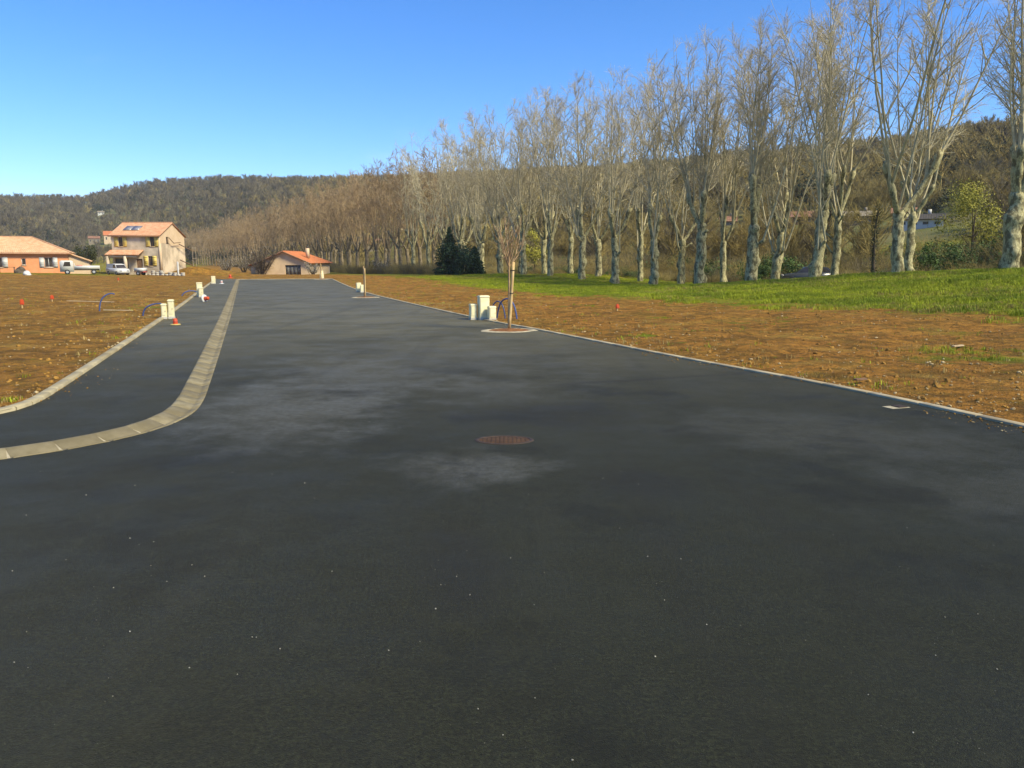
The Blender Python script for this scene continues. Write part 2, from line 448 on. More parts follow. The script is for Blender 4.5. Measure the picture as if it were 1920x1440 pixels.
def concrete_material(name, a, b, stain):
    m, nt, p = newmat(name, .85, .25)
    v = objcoord(nt); w = position(nt)
    c = mixcol(nt, ramp(nt, noise_node(nt, w, 4, 5, .6), .35, .65), a, b)
    c = mixcol(nt, ramp(nt, objrand(nt), .2, 1.0, 0, .55), c, stain)
    c = mixcol(nt, ramp(nt, noise_node(nt, w, 1.2, 4), .5, .7, 0, .5), c, stain)
    c = mixcol(nt, ramp(nt, noise_node(nt, w, 60, 3), .55, .8, 0, .35), c, (.10, .085, .05))
    nt.links.new(c, p.inputs['Base Color'])
    bump(nt, p, noise_node(nt, w, 45, 4), .006, .6)
    return m
M_GUT = concrete_material('gutter_concrete', (.185, .152, .080), (.27, .225, .130), (.135, .108, .055))
M_KERB = concrete_material('kerb_concrete', (.31, .26, .155), (.40, .34, .21), (.24, .19, .10))
M_KERBR = concrete_material('kerb_concrete_pale', (.35, .29, .175), (.44, .37, .235), (.26, .20, .11))
M_MORT = simple('mortar', (0.335, 0.285, 0.186, 1), (0.414, 0.357, 0.235, 1), 9, .9, world=True, bmp=.004)

def bark_material(name, pale, mid, dark, sc=1.6):
    m, nt, p = newmat(name, .85, .2)
    v = objcoord(nt)
    mp = nt.nodes.new('ShaderNodeMapping'); mp.inputs['Scale'].default_value = (1, 1, .55); nt.links.new(v, mp.inputs[0])
    n = noise_node(nt, mp.outputs[0], sc * 1.6, 5, .6)
    n2 = noise_node(nt, mp.outputs[0], sc * 4.5, 4, .6)
    c = mixcol(nt, ramp(nt, n2, .42, .58), mid, pale)
    c = mixcol(nt, ramp(nt, n, .49, .58, 0, .85), c, dark)
    nt.links.new(c, p.inputs['Base Color'])
    bump(nt, p, n2, .05, .7)
    return m
M_BARK = bark_material('plane_bark', (.46, .41, .215), (.29, .255, .125), (.105, .087, .042), 2.3)
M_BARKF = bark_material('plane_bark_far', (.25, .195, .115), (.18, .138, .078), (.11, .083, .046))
M_SHOOT = simple('shoot_bark', (0.389, 0.330, 0.190, 1), (0.558, 0.484, 0.297, 1), 2.2, .85)
M_TWIG = simple('twig_bark', (0.438, 0.364, 0.224, 1), (0.592, 0.507, 0.334, 1), .6, .9, vary=.12)
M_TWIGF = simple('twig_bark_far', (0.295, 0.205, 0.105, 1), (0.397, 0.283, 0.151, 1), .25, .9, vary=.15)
M_HTWIG = simple('wood_twigs', (0.233, 0.174, 0.056, 1), (0.343, 0.266, 0.091, 1), .05, .95, vary=.25, world=True)
M_GTWIG = simple('grey_wood_twigs', (0.133, 0.107, 0.060, 1), (0.193, 0.158, 0.086, 1), .05, .95, vary=.25, world=True)
M_OAK = simple('evergreen_oak_leaves', (0.028, 0.035, 0.012, 1), (0.061, 0.063, 0.023, 1), .3, .8, vary=.3)
M_FIR = simple('fir_needles', (0.018, 0.042, 0.017, 1), (0.047, 0.085, 0.031, 1), 1.5, .7)
M_SHRUB = simple('shrub_leaves', (0.039, 0.074, 0.014, 1), (0.078, 0.128, 0.022, 1), 1.5, .7, vary=.2)
M_SPRING = simple('fresh_spring_leaves', (0.255, 0.238, 0.023, 1), (0.374, 0.336, 0.041, 1), 1.5, .7)
M_IVY = simple('ivy_leaves', (.020, .030, .010, 1), (.045, .055, .018, 1), 2, .6)
M_BLOS = simple('pale_blossom', (.42, .36, .27, 1), (.58, .52, .43, 1), 2, .8)
M_DARKBARK = simple('dark_bark', (.07, .052, .032, 1), (.12, .09, .06, 1), 4, .9)
M_GRASS = simple('grass_blades', (0.157, 0.204, 0.003, 1), (0.305, 0.335, 0.009, 1), .35, .75, world=True, vary=.2)
M_DRY = simple('dry_grass', (0.240, 0.170, 0.050, 1), (0.345, 0.250, 0.085, 1), .6, .85, world=True, vary=.2)
M_STONE = simple('field_stone', (0.230, 0.146, 0.056, 1), (0.483, 0.367, 0.184, 1), .8, .9, world=True, lo=.3, hi=.7)
M_CHIP = simple('stone_chip', (0.223, 0.205, 0.155, 1), (0.371, 0.353, 0.285, 1), 3, .8, world=True)
M_CREAMBOX = simple('cream_plastic', (0.778, 0.692, 0.400, 1), (0.874, 0.784, 0.476, 1), 3, .45, .4, vary=.05)
M_DARKGAP = simple('dark_rubber', (.02, .02, .02, 1), (.035, .034, .03, 1), 8, .7)
M_ORANGE = simple('orange_plastic', (0.562, 0.079, 0.019, 1), (0.465, 0.056, 0.015, 1), 4, .5)
M_YELLOWP = simple('yellow_plastic', (0.562, 0.420, 0.128, 1), (0.465, 0.338, 0.105, 1), 4, .5)
M_WHITEP = simple('white_plastic', (0.524, 0.510, 0.465, 1), (0.582, 0.568, 0.524, 1), 3, .45)
M_BLUE = simple('blue_conduit', (0.032, 0.061, 0.180, 1), (0.056, 0.095, 0.240, 1), 6, .45)
M_STAKE = simple('peeled_wood', (0.466, 0.317, 0.130, 1), (0.595, 0.427, 0.198, 1), 5, .8)
M_SAPBARK = simple('sapling_bark', (0.295, 0.186, 0.093, 1), (0.450, 0.302, 0.162, 1), 6, .85)
M_RUST = simple('rusty_iron', (.050, .024, .008, 1), (.085, .042, .014, 1), 9, .8, bmp=.003, bscale=60)
M_RUSTF = simple('iron_frame', (0.036, 0.024, 0.017, 1), (0.054, 0.036, 0.024, 1), 9, .7)
M_LATH = simple('pale_lath', (0.397, 0.293, 0.164, 1), (0.483, 0.371, 0.224, 1), 5, .85)
M_GLASS = simple('window_glass', (.035, .028, .024, 1), (.06, .05, .042, 1), 2, .12, .5)
M_ORWALL = simple('orange_render', (0.669, 0.273, 0.114, 1), (0.735, 0.319, 0.144, 1), 1.0, .9)
M_CREAM = simple('cream_render', (0.561, 0.413, 0.251, 1), (0.611, 0.463, 0.294, 1), 1.0, .9)
M_BLOCK = simple('bare_blockwork', (0.395, 0.316, 0.215, 1), (0.656, 0.534, 0.371, 1), .55, .95, bmp=.01, bscale=6)
M_ROOFO = simple('pale_orange_tiles', (0.529, 0.307, 0.155, 1), (0.609, 0.398, 0.220, 1), 2.5, .85)
M_ROOFP = simple('mottled_orange_tiles', (0.520, 0.240, 0.121, 1), (0.573, 0.342, 0.192, 1), 2.2, .85)
M_ROOFR = simple('red_orange_tiles', (0.432, 0.135, 0.046, 1), (0.503, 0.180, 0.067, 1), 2, .85)
M_TRIM = simple('roof_edge', (0.364, 0.182, 0.101, 1), (0.408, 0.233, 0.131, 1), 4, .85)
M_WHITE = simple('white_paint', (0.554, 0.538, 0.481, 1), (0.582, 0.568, 0.510, 1), 2, .55)
M_YSHUT = simple('yellow_shutter_paint', (0.619, 0.452, 0.105, 1), (0.669, 0.503, 0.138, 1), 3, .6)
M_BROWNW = simple('brown_wood', (.16, .09, .05, 1), (.22, .13, .07, 1), 5, .7)
M_GREYDOOR = simple('grey_door', (.10, .10, .09, 1), (.15, .145, .13, 1), 3, .6)
M_STEEL = simple('scaffold_steel', (.26, .21, .14, 1), (.34, .28, .19, 1), 6, .6)
M_SOLAR = simple('solar_glass', (.19, .18, .19, 1), (.27, .255, .25, 1), 3, .25, .6)
M_TARP = simple('dark_tarpaulin', (.05, .045, .035, 1), (.085, .07, .05, 1), 4, .7)
M_CARW = simple('white_car_paint', (0.538, 0.524, 0.481, 1), (0.568, 0.554, 0.510, 1), 1, .3, .5)
M_CARG = simple('dark_grey_car_paint', (.045, .05, .055, 1), (.06, .065, .07, 1), 1, .25, .5)
M_TYRE = simple('tyre_rubber', (.018, .018, .018, 1), (.03, .03, .028, 1), 6, .8)
M_RIM = simple('wheel_rim', (.34, .34, .34, 1), (.42, .42, .42, 1), 6, .35)
M_RED = simple('red_paint', (.45, .06, .035, 1), (.52, .08, .05, 1), 4, .5)
M_PALEBLOCK = simple('pale_building_block', (0.465, 0.423, 0.328, 1), (0.538, 0.495, 0.408, 1), 5, .9, vary=.1)

# ------------------------------------------------------------------ road, pavement, kerbs, gutter
def smooth_path(pts, step=.25):
    P = np.array(pts, float)
    P = np.vstack([2 * P[0] - P[1], P, 2 * P[-1] - P[-2]])
    out = []
    for i in range(1, len(P) - 2):
        p0, p1, p2, p3 = P[i - 1:i + 3]
        n = max(2, int(np.linalg.norm(p2 - p1) / step))
        # centripetal-like tension keeps long spans from overshooting
        d = np.linalg.norm(p2 - p1)
        m1 = (p2 - p0) / max(np.linalg.norm(p2 - p0), 1e-6) * d; m2 = (p3 - p1) / max(np.linalg.norm(p3 - p1), 1e-6) * d
        for k in range(n):
            u = k / n
            out.append((2*u**3-3*u**2+1)*p1 + (u**3-2*u**2+u)*m1 + (-2*u**3+3*u**2)*p2 + (u**3-u**2)*m2)
    out.append(P[-2])
    return np.array(out)
def to_world(st): return np.stack(road_xy(st[:, 0], st[:, 1]), 1)
def offset(P, d):
    T = np.gradient(P, axis=0); T /= np.linalg.norm(T, axis=1, keepdims=True)
    return P + np.c_[T[:, 1], -T[:, 0]] * d          # positive = to the right of travel
KL = to_world(smooth_path([(11, -30), (11.2, -14), (11.4, -7), (11.55, -4.8), (11.75, -3.85), (12.1, -3.32), (12.8, -3.05), (14, -2.98), (18.5, -2.93), (29, -2.86), (40, -2.82), (60, -2.9), (93.2, -2.98)]))
GU = to_world(smooth_path([(8.3, -30), (8.8, -14), (9.2, -7), (9.42, -4), (9.62, -2.75), (9.98, -1.98), (10.65, -1.32), (11.5, -.98), (12.5, -.87), (14, -.84), (19.5, -.80), (33, -.74), (60, -.70), (93.0, -.66)]))
KR = to_world(smooth_path([(-20, 9.2), (0, 9.3), (7.2, 9.33), (9.2, 9.36), (11.5, 9.26), (14.5, 8.95), (19.3, 8.62), (22.8, 8.4), (25.6, 8.12), (35, 7.75), (48.8, 7.5), (60, 7.75), (75, 8.5), (92.5, 9.5)]))
KE = to_world(np.array([(93.32, -2.8), (92.75, 9.55)]))

def sheet(name, outline, z, mat):
    me = bpy.data.meshes.new(name)
    n = len(outline)
    me.from_pydata([(x, y, z) for x, y in outline], [], [list(range(n))])
    me.materials.append(mat); me.update()
    o = put(name, me); o['kind'] = 'structure'
    return o
gr_, gl_ = offset(GU, .185), offset(GU, -.185)
kri = offset(KR, -.05)
kli = offset(KL, .05)
out = list(map(tuple, gr_)) + [tuple(KE[0] * .82 + KE[1] * .18)] + [tuple(kri[-1])] + list(map(tuple, kri[::-1])) + [road_xy(-20, -30)]
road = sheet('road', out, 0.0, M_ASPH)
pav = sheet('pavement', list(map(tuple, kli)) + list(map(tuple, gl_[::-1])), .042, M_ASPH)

def pieces(root, name, path, L, gap, mesh, z=0.0, jit=.0015, seed=0, var=None):
    rng = np.random.RandomState(seed)
    d = np.r_[0, np.cumsum(np.linalg.norm(np.diff(path, axis=0), axis=1))]
    L0 = L; L = d[-1] / max(1, round(d[-1] / L0))
    s = 0.0; k = 0
    while s + L <= d[-1] + .01:
        a = [np.interp(s, d, path[:, i]) for i in (0, 1)]; b = [np.interp(s + L, d, path[:, i]) for i in (0, 1)]
        o = put(name, mesh if not isinstance(mesh, list) else mesh[k % len(mesh)], root)
        o.location = ((a[0] + b[0]) / 2, (a[1] + b[1]) / 2, z + rng.uniform(-jit, jit)); o.scale = (L / L0, 1, 1)
        o.rotation_euler = (rng.uniform(-.003, .003), rng.uniform(-.0015, .0015), math.atan2(b[1] - a[1], b[0] - a[0]) + rng.uniform(-.004, .004))
        s += L; k += 1
def profile_mesh(name, prof, L, mat, bev=.008):
    """prof: (across, up) points from left to right, closed below; along local x"""
    P = list(prof) + [(prof[-1][0], -.12), (prof[0][0], -.12)]
    nb = NB(); n = len(P)
    e = bev
    rows = []
    for x, k in ((-L / 2, 1), (-L / 2 + e, 0), (L / 2 - e, 0), (L / 2, 1)):
        rows.append([[x, -p[0], p[1] - (e * .7 if k and j < n - 2 else 0)] for j, p in enumerate(P)])
    V = np.array(rows).reshape(-1, 3)
    F = [[i * n + j, i * n + (j + 1) % n, (i + 1) * n + (j + 1) % n, (i + 1) * n + j] for i in range(3) for j in range(n)]
    nb.add(V, F)
    nt_ = n - 2
    for base, rev in ((0, 1), (3 * n, 0)):
        for j in range(nt_ - 1):
            a, b = V[base + j], V[base + j + 1]
            q = [a, b, [b[0], b[1], -.12], [a[0], a[1], -.12]]
            nb.quad(*(q[::-1] if rev else q))
    return nb.mesh(name, mat)
GPROF = [(-.185, .046), (-.175, .052), (-.125, .052), (.055, -.008), (.075, -.014), (.10, -.006), (.175, .010), (.185, .006)]
g1 = thing('gutter', 'dished concrete gutter running along the road and curving off to the left', 'gutter')
i_c = int(np.argmin(np.abs(GU[:, 1] - road_xy(13.6, -.85)[1]) + np.abs(GU[:, 0] - road_xy(13.6, -.85)[0])))
pieces(g1, 'gutter_block', GU[:i_c + 1], .50, .02, profile_mesh('gutter_block', GPROF, .478, M_GUT), seed=3)
pieces(g1, 'gutter_block', GU[i_c:], .75, .02, profile_mesh('gutter_block', GPROF, .712, M_GUT), seed=4)
nb = NB()
pr = [(-.18, .039), (-.125, .043), (.055, -.016), (.075, -.021), (.10, -.013), (.18, .001)]
rows = [np.c_[offset(GU, a), np.full(len(GU), b)] for a, b in pr]
V = np.stack(rows, 1).reshape(-1, 3)
nb.add(V, [[i * 6 + j + 1, i * 6 + j, (i + 1) * 6 + j, (i + 1) * 6 + j + 1] for i in range(len(GU) - 1) for j in range(5)])
nb.obj('mortar', M_MORT, g1)

def kerb(path, prof, L, mat, label, seed, z=0, bend=False):
    k = thing('kerb', label, 'kerb')
    ic = int(np.argmin(np.abs(road_st(path[:, 0], path[:, 1])[0] - 14.0))) if bend else 0
    if bend: pieces(k, 'kerb_stone', path[:ic + 1], .4, .01, profile_mesh('kerb_stone', prof, .39, mat), z, seed=seed + 50)
    pieces(k, 'kerb_stone', path[ic:], L, .01, profile_mesh('kerb_stone', prof, L - .014, mat), z, seed=seed)
    o = np.c_[path, np.zeros(len(path))]
    a, b = prof[0][0] + .01, prof[-1][0] - .01
    zz = prof[1][1] - .015 + z
    V = np.stack([np.c_[offset(path, a), np.full(len(path), zz)], np.c_[offset(path, b), np.full(len(path), zz)]], 1).reshape(-1, 3)
    NB().add(V, [[i * 2 + 1, i * 2, i * 2 + 2, i * 2 + 3] for i in range(len(path) - 1)]).obj('mortar', M_MORT, k)
    return k
kerb(KL, [(-.075, .092), (-.065, .100), (.06, .100), (.075, .088)], 1.0, M_KERB, 'low tan concrete kerb between the left pavement and the bare earth', 5, bend=True)
kerb(KR, [(-.07, .026), (-.062, .034), (.062, .034), (.07, .03)], 1.0, M_KERBR, 'pale flush concrete kerb along the right side of the road', 6)
kerb(KE, [(-.07, .032), (-.06, .04), (.06, .04), (.07, .03)], 1.0, M_KERBR, 'short pale kerb closing the far end of the road', 7)

# ------------------------------------------------------------------ fields and hills
def kerb_t(P, off):
    st = np.array([road_st(x, y) for x, y in offset(P, off)])
    return st
stR = kerb_t(KR, .06); stL = kerb_t(KL, -.065)
def tR(s): return np.interp(s, stR[:, 0], stR[:, 1])
oL = np.argsort(stL[:, 0])
def tL(s): return np.interp(s, stL[oL, 0], stL[oL, 1])
def grass_cover(X, Y):
    s, t = road_st(X, Y)
    tb = np.interp(s, [-20, 18, 27, 38, 50, 70, 100, 118], [23.5, 22.8, 21.5, 19.2, 18.0, 18, 15.5, 9])
    g = np.where(t > 4, sstep(-6.5, 5.0, t - tb), 0) * .95
    for s0, t0, r, k in [(12, 14.6, 2.8, .46), (21.5, 15.5, 2.4, .46), (16, 17.5, 2.0, .42), (33, 14, 2.5, .38), (19.3, 10.4, .35, .8), (17.0, 10.2, .3, .7), (24.5, 13.6, .8, .5), (60, 14, 5, .25),
                         (37.5, -4.1, 1.1, .62), (45, -12, 6, .25), (30, -12, 4, .18)]:
        g = np.maximum(g, k * np.exp(-((s - s0) ** 2 + (t - t0) ** 2) / r ** 2))
    far = sstep(88, 97, Y + .05 * np.abs(X)) * .56
    g = np.maximum(g, np.where(t < -3, far * sstep(-5, -14, t) if False else far * np.clip((-t - 3) / 14, 0, 1), far * .55 * sstep(93, 97, s)))
    g = g * np.where(t > 4, 1 - .38 * sstep(62, 85, s), 1)
    return np.clip(g, 0, 1)
def cover_attr(me, X, Y, hillk=None):
    s, t = road_st(X, Y)
    g = grass_cover(X, Y)
    red = np.where(t > 3, .85 * np.exp(-((t - 14) / 9.) ** 2), .25 + .5 * np.exp(-((t + 4.5) / 3.) ** 2) * np.exp(-((s - 13) / 4.) ** 2))
    hk = sstep(.3, 6, hill_z(X, Y)) if hillk is None else hillk
    az_, D_ = np.degrees(np.arctan2(X, Y)), np.hypot(X, Y)
    md = sstep(23.5, 25, az_) * sstep(34, 33, az_) * sstep(72, 78, D_) * sstep(126, 118, D_)
    hk = hk * (1 - .9 * md); g = np.maximum(g, md * .85)
    a = me.attributes.new('cover', 'FLOAT_VECTOR', 'POINT')
    a.data.foreach_set('vector', np.stack([g, np.clip(hk, 0, 1), red], -1).astype(np.float32).ravel())
def relief(X, Y, fade):
    r = (fbm(X / 2.6, Y / 2.6, 11, 3) - .5) * .16 + (fbm(X / .55, Y / .55, 23, 3) - .5) * .075
    return r * fade
def grow(a, b, d0, k, dmax):
    o = [a]; d = d0
    while o[-1] < b: o.append(o[-1] + d); d = min(d * k, dmax)
    return np.array(o)
def patch(name, sv, dv, tfun, sign, zedge):
    Sg, Dg = np.meshgrid(sv, dv, indexing='ij')
    T = tfun(Sg) + sign * Dg
    X, Y = road_xy(Sg, T)
    fade = sstep(.0, 1.2, Dg)
    z = Z(X, Y) * fade + zedge * (1 - fade) + relief(X, Y, sstep(.05, .8, Dg) * np.clip(1.6 - Dg / 60, .4, 1)) + .02 * fade
    z[:, -1] -= 1.2; z[-1, :] -= .35
    nr, nc = X.shape
    idx = np.arange(nr * nc).reshape(nr, nc)
    q = np.stack([idx[:-1, :-1], idx[1:, :-1], idx[1:, 1:], idx[:-1, 1:]], -1).reshape(-1, 4)
    if sign > 0: q = q[:, ::-1]
    nb = NB().add(np.stack([X, Y, z], -1).reshape(-1, 3), q)
    me = nb.mesh(name, M_GROUND, True)
    cover_attr(me, X.ravel(), Y.ravel())
    o = put(name, me); o['kind'] = 'structure'
    return o
sR = np.r_[np.arange(-14, 6, .5), np.arange(6, 34, .16), grow(34, 95, .2, 1.02, .6)]
dR = np.r_[np.arange(0, 2, .1), np.arange(2, 8, .17), grow(8, 64, .2, 1.035, 1.6)]
patch('field', sR, dR, tR, 1, .022)
sL = np.r_[np.arange(11.05, 13.2, .06), np.arange(13.2, 34, .16), grow(34, 94, .2, 1.02, .6)]
dL = np.r_[np.arange(0, 2, .1), np.arange(2, 10, .2), grow(10, 110, .25, 1.05, 2.5)]
patch('field', sL, dL, tL, -1, .078)
patch('field', grow(93.35, 165, .35, 1.03, 2.0), np.r_[grow(0, 165, 1.0, 1.0, 1.0)], lambda s: np.full(np.shape(s), 62.0), -1, .02)

rr = [28.0]
while rr[-1] < 1350: rr.append(rr[-1] * 1.03 + .2)
aa = np.r_[np.arange(-180, -60, 6), np.arange(-60, 60, .75), np.arange(60, 181, 6)]
RR, AA = np.meshgrid(np.array(rr), np.radians(aa), indexing='ij')
X, Y = RR * np.sin(AA), RR * np.cos(AA)
s_, t_ = road_st(X, Y)
inside = sstep(-16, -10, s_) * sstep(166, 158, s_) * sstep(-114, -108, t_) * sstep(62, 58, t_)
zz = Z(X, Y) - .9 * inside - .05
idx = np.arange(X.size).reshape(X.shape)
q = np.stack([idx[:-1, :-1], idx[:-1, 1:], idx[1:, 1:], idx[1:, :-1]], -1).reshape(-1, 4)[:, ::-1]
nb = NB().add(np.stack([X, Y, zz], -1).reshape(-1, 3), q)
# the middle of the sheet, under the road
c0 = nb.n
nb.add([[0, 0, -1.0]], None, None)
nb.t.append((np.array([[c0, (j + 1), j] for j in range(len(aa) - 1)])[:, ::-1], 0))
me = nb.mesh('hills', M_GROUND, True)
cover_attr(me, np.r_[X.ravel(), 0], np.r_[Y.ravel(), 0])
o = put('hills', me); o['kind'] = 'structure'

# ------------------------------------------------------------------ scattering (uncountable stuff only)
SRC = bpy.data.collections.new('sources')
def scatter(name, label, cat, sources, P, rot, scl, pick=None):
    coll = bpy.data.collections.new(name + '_sources')
    for k, me in enumerate(sources):
        o = bpy.data.objects.new('%s_%02d' % (name, k), me); coll.objects.link(o)
    me = bpy.data.meshes.new(name)
    P = np.asarray(P, np.float32)
    me.vertices.add(len(P)); me.vertices.foreach_set('co', P.ravel())
    def at(n, ty, key, val):
        a = me.attributes.new(n, ty, 'POINT'); a.data.foreach_set(key, np.ascontiguousarray(val).ravel())
    at('rot', 'FLOAT_VECTOR', 'vector', np.asarray(rot, np.float32))
    scl = np.asarray(scl, np.float32)
    if scl.ndim == 1: scl = np.repeat(scl[:, None], 3, 1)
    at('scl', 'FLOAT_VECTOR', 'vector', scl)
    at('pick', 'INT', 'value', np.asarray(pick if pick is not None else np.arange(len(P)) % len(sources), np.int32))
    ng = bpy.data.node_groups.new(name + '_scatter', 'GeometryNodeTree')
    ng.interface.new_socket('Geometry', in_out='INPUT', socket_type='NodeSocketGeometry')
    ng.interface.new_socket('Geometry', in_out='OUTPUT', socket_type='NodeSocketGeometry')
    N = ng.nodes; L = ng.links
    gi, go = N.new('NodeGroupInput'), N.new('NodeGroupOutput')
    ci = N.new('GeometryNodeCollectionInfo'); ci.inputs['Collection'].default_value = coll
    ci.inputs['Separate Children'].default_value = True; ci.inputs['Reset Children'].default_value = True
    iop = N.new('GeometryNodeInstanceOnPoints'); iop.inputs['Pick Instance'].default_value = True
    def attr(n, ty):
        a = N.new('GeometryNodeInputNamedAttribute'); a.data_type = ty; a.inputs['Name'].default_value = n
        return a.outputs['Attribute']
    L.new(gi.outputs[0], iop.inputs['Points']); L.new(ci.outputs[0], iop.inputs['Instance'])
    L.new(attr('pick', 'INT'), iop.inputs['Instance Index'])
    e2r = N.new('FunctionNodeEulerToRotation'); L.new(attr('rot', 'FLOAT_VECTOR'), e2r.inputs[0]); L.new(e2r.outputs[0], iop.inputs['Rotation'])
    L.new(attr('scl', 'FLOAT_VECTOR'), iop.inputs['Scale'])
    L.new(iop.outputs[0], go.inputs[0])
    o = put(name, me)
    md = o.modifiers.new('scatter', 'NODES'); md.node_group = ng
    return tag(o, label, cat, kind='stuff')

def blade_clump(rng, n, h, spread, w, mat):
    nb = NB()
    b = rng.normal(0, spread, (n, 2)); an = rng.uniform(0, 6.28, n); hh = h * rng.uniform(.5, 1.15, n); lean = rng.uniform(.1, .8, n) * hh
    d = np.c_[np.cos(an), np.sin(an)]; pw = np.c_[-d[:, 1], d[:, 0]] * w
    z0 = np.full(n, -.02)
    A = np.c_[b - pw, z0]; B = np.c_[b + pw, z0]
    m = b + d * lean[:, None] * .35; C = np.c_[m + pw * .8, hh * .6]; D = np.c_[m - pw * .8, hh * .6]
    E = np.c_[b + d * lean[:, None], hh]
    V = np.stack([A, B, C, D, E], 1).reshape(-1, 3); k = np.arange(n)[:, None] * 5
    nb.add(V, k + np.array([[0, 1, 2, 3]]), k + np.array([[3, 2, 4]]))
    return nb.mesh('blades', mat)
def pebble(rng, mat, flat=.6):
    bm = bmesh.new(); bmesh.ops.create_icosphere(bm, subdivisions=1, radius=.5)
    sx, sy = rng.uniform(.7, 1.2, 2)
    for v in bm.verts:
        k = rng.uniform(.78, 1.12); v.co = Vector((v.co.x * sx * k, v.co.y * sy * k, v.co.z * flat * k))
    me = bpy.data.meshes.new('pebble'); bm.to_mesh(me); bm.free(); me.materials.append(mat)
    return me
rng = np.random.RandomState(7)
def surf_z(X, Y, sign):
    s, t = road_st(X, Y)
    d = np.where(sign > 0, t - tR(s), tL(s) - t)
    fade = sstep(0, 1.2, d)
    return Z(X, Y) * fade + np.where(sign > 0, .022, .078) * (1 - fade) + relief(X, Y, sstep(.05, .8, d) * np.clip(1.6 - d / 60, .4, 1)) + .02 * fade
# grass on the right-hand bank and in tufts over the fields
s0 = rng.uniform(4, 92, 230000); t0 = rng.uniform(9, 48, 230000)
X, Y = road_xy(s0, t0)
ok = (np.abs(X / np.maximum(Y, 1)) < .75) & (t0 > tR(s0) + .1)
X, Y, s0, t0 = X[ok], Y[ok], s0[ok], t0[ok]
g = grass_cover(X, Y) + (fbm(X / 1.6, Y / 1.6, 31, 4) - .5) * 1.3
keep = (g > .50) & (rng.uniform(0, 1, len(X)) < np.clip((g - .42) * 2.2, 0, 1))
X, Y = X[keep], Y[keep]
n = len(X)
tall = (.25 + 1.3 * fbm(X / 1.6, Y / 1.6, 77, 4) ** 1.6) * np.where(t0[keep] < 18, .55, 1)
scatter('grass', 'bright green grass over the bank below the plane trees', 'grass', [blade_clump(rng, 16, .15, .09, .006, M_GRASS) for _ in range(4)] + [blade_clump(rng, 12, .15, .09, .005, M_DRY)],
        np.c_[X, Y, surf_z(X, Y, 1)], np.c_[np.zeros(n), np.zeros(n), rng.uniform(0, 6.28, n)], tall * rng.uniform(.6, 1.4, n), np.where(rng.uniform(0, 1, n) < .05 + .3 * (fbm(X / 3, Y / 3, 13, 3) > .56), 4, rng.randint(0, 4, n)))
n = 8000
side = np.where(rng.uniform(0, 1, n) < .55, 1, -1)
s0 = 10 + 85 * rng.uniform(0, 1, n) ** 1.5
d0 = 40 * rng.uniform(0, 1, n) ** 1.6 + .1
t0 = np.where(side > 0, tR(s0) + d0, tL(np.maximum(s0, 13)) - d0); s0 = np.where(side < 0, np.maximum(s0, 13), s0)
X, Y = road_xy(s0, t0)
ok = fbm(X / 1.1, Y / 1.1, 91, 3) > np.where(side < 0, .55, .5)
X, Y, side = X[ok], Y[ok], side[ok]; n = len(X)
scatter('dry_grass', 'sparse dry grass and weeds across the bare earth', 'grass', [blade_clump(rng, 9, .10, .06, .005, M_DRY) for _ in range(3)] + [blade_clump(rng, 9, .08, .06, .006, M_GRASS)],
        np.c_[X, Y, surf_z(X, Y, side)], np.c_[np.zeros(n), np.zeros(n), rng.uniform(0, 6.28, n)], rng.uniform(.4, 1.2, n), np.minimum(rng.randint(0, 5, n), 3))
n = 6500
side = np.where(rng.uniform(0, 1, n) < .55, 1, -1)
s0 = 8 + 60 * rng.uniform(0, 1, n) ** 1.7
s0 = np.where(side < 0, np.maximum(s0, 12.2), s0)
d0 = 16 * rng.uniform(0, 1, n) ** 2.0 + .06
t0 = np.where(side > 0, tR(s0) + d0, tL(s0) - d0)
X, Y = road_xy(s0, t0)
sz = .016 + .07 * rng.uniform(0, 1, n) ** 6
sz *= .6 + .8 * fbm(X / 1.5, Y / 1.5, 55, 2)
scatter('stones', 'pale stones and clods scattered over the bare earth beside the kerbs', 'stones', [pebble(rng, M_STONE) for _ in range(6)],
        np.c_[X, Y, surf_z(X, Y, side) + sz * .12], rng.uniform(-.4, .4, (n, 3)) + np.c_[np.zeros(n), np.zeros(n), rng.uniform(0, 6.28, n)], sz, rng.randint(0, 6, n))
# dark clods
n = 7000
side = np.where(rng.uniform(0, 1, n) < .5, 1, -1)
s0 = 8 + 45 * rng.uniform(0, 1, n) ** 1.5; s0 = np.where(side < 0, np.maximum(s0, 12.2), s0)
d0 = 18 * rng.uniform(0, 1, n) ** 1.5 + .1
t0 = np.where(side > 0, tR(s0) + d0, tL(s0) - d0)
X, Y = road_xy(s0, t0); sz = .02 + .12 * rng.uniform(0, 1, n) ** 5
M_CLOD = simple('earth_clod', (0.174, 0.090, 0.016, 1), (0.336, 0.179, 0.033, 1), .7, .95, world=True, bmp=.02, bscale=12)
scatter('clods', 'loose brown clods of earth over the fields', 'earth', [pebble(rng, M_CLOD, .75) for _ in range(5)],
        np.c_[X, Y, surf_z(X, Y, side)], rng.uniform(0, 6.28, (n, 3)), sz, rng.randint(0, 5, n))
n = 4200
side = np.where(rng.uniform(0, 1, n) < .6, 1, -1)
s0 = 7 + 45 * rng.uniform(0, 1, n) ** 1.6; s0 = np.where(side < 0, np.maximum(s0, 13), s0)
d0 = -.14 - .55 * rng.uniform(0, 1, n) ** 3.5
t0 = np.where(side > 0, tR(s0) + d0, tL(s0) - d0)
X, Y = road_xy(s0, t0); sz = .006 + .035 * rng.uniform(0, 1, n) ** 6
lump_ = fbm(X / .8, Y / .8, 19, 3) > .47
X, Y, sz, side = X[lump_], Y[lump_], sz[lump_], side[lump_]; n = len(X)
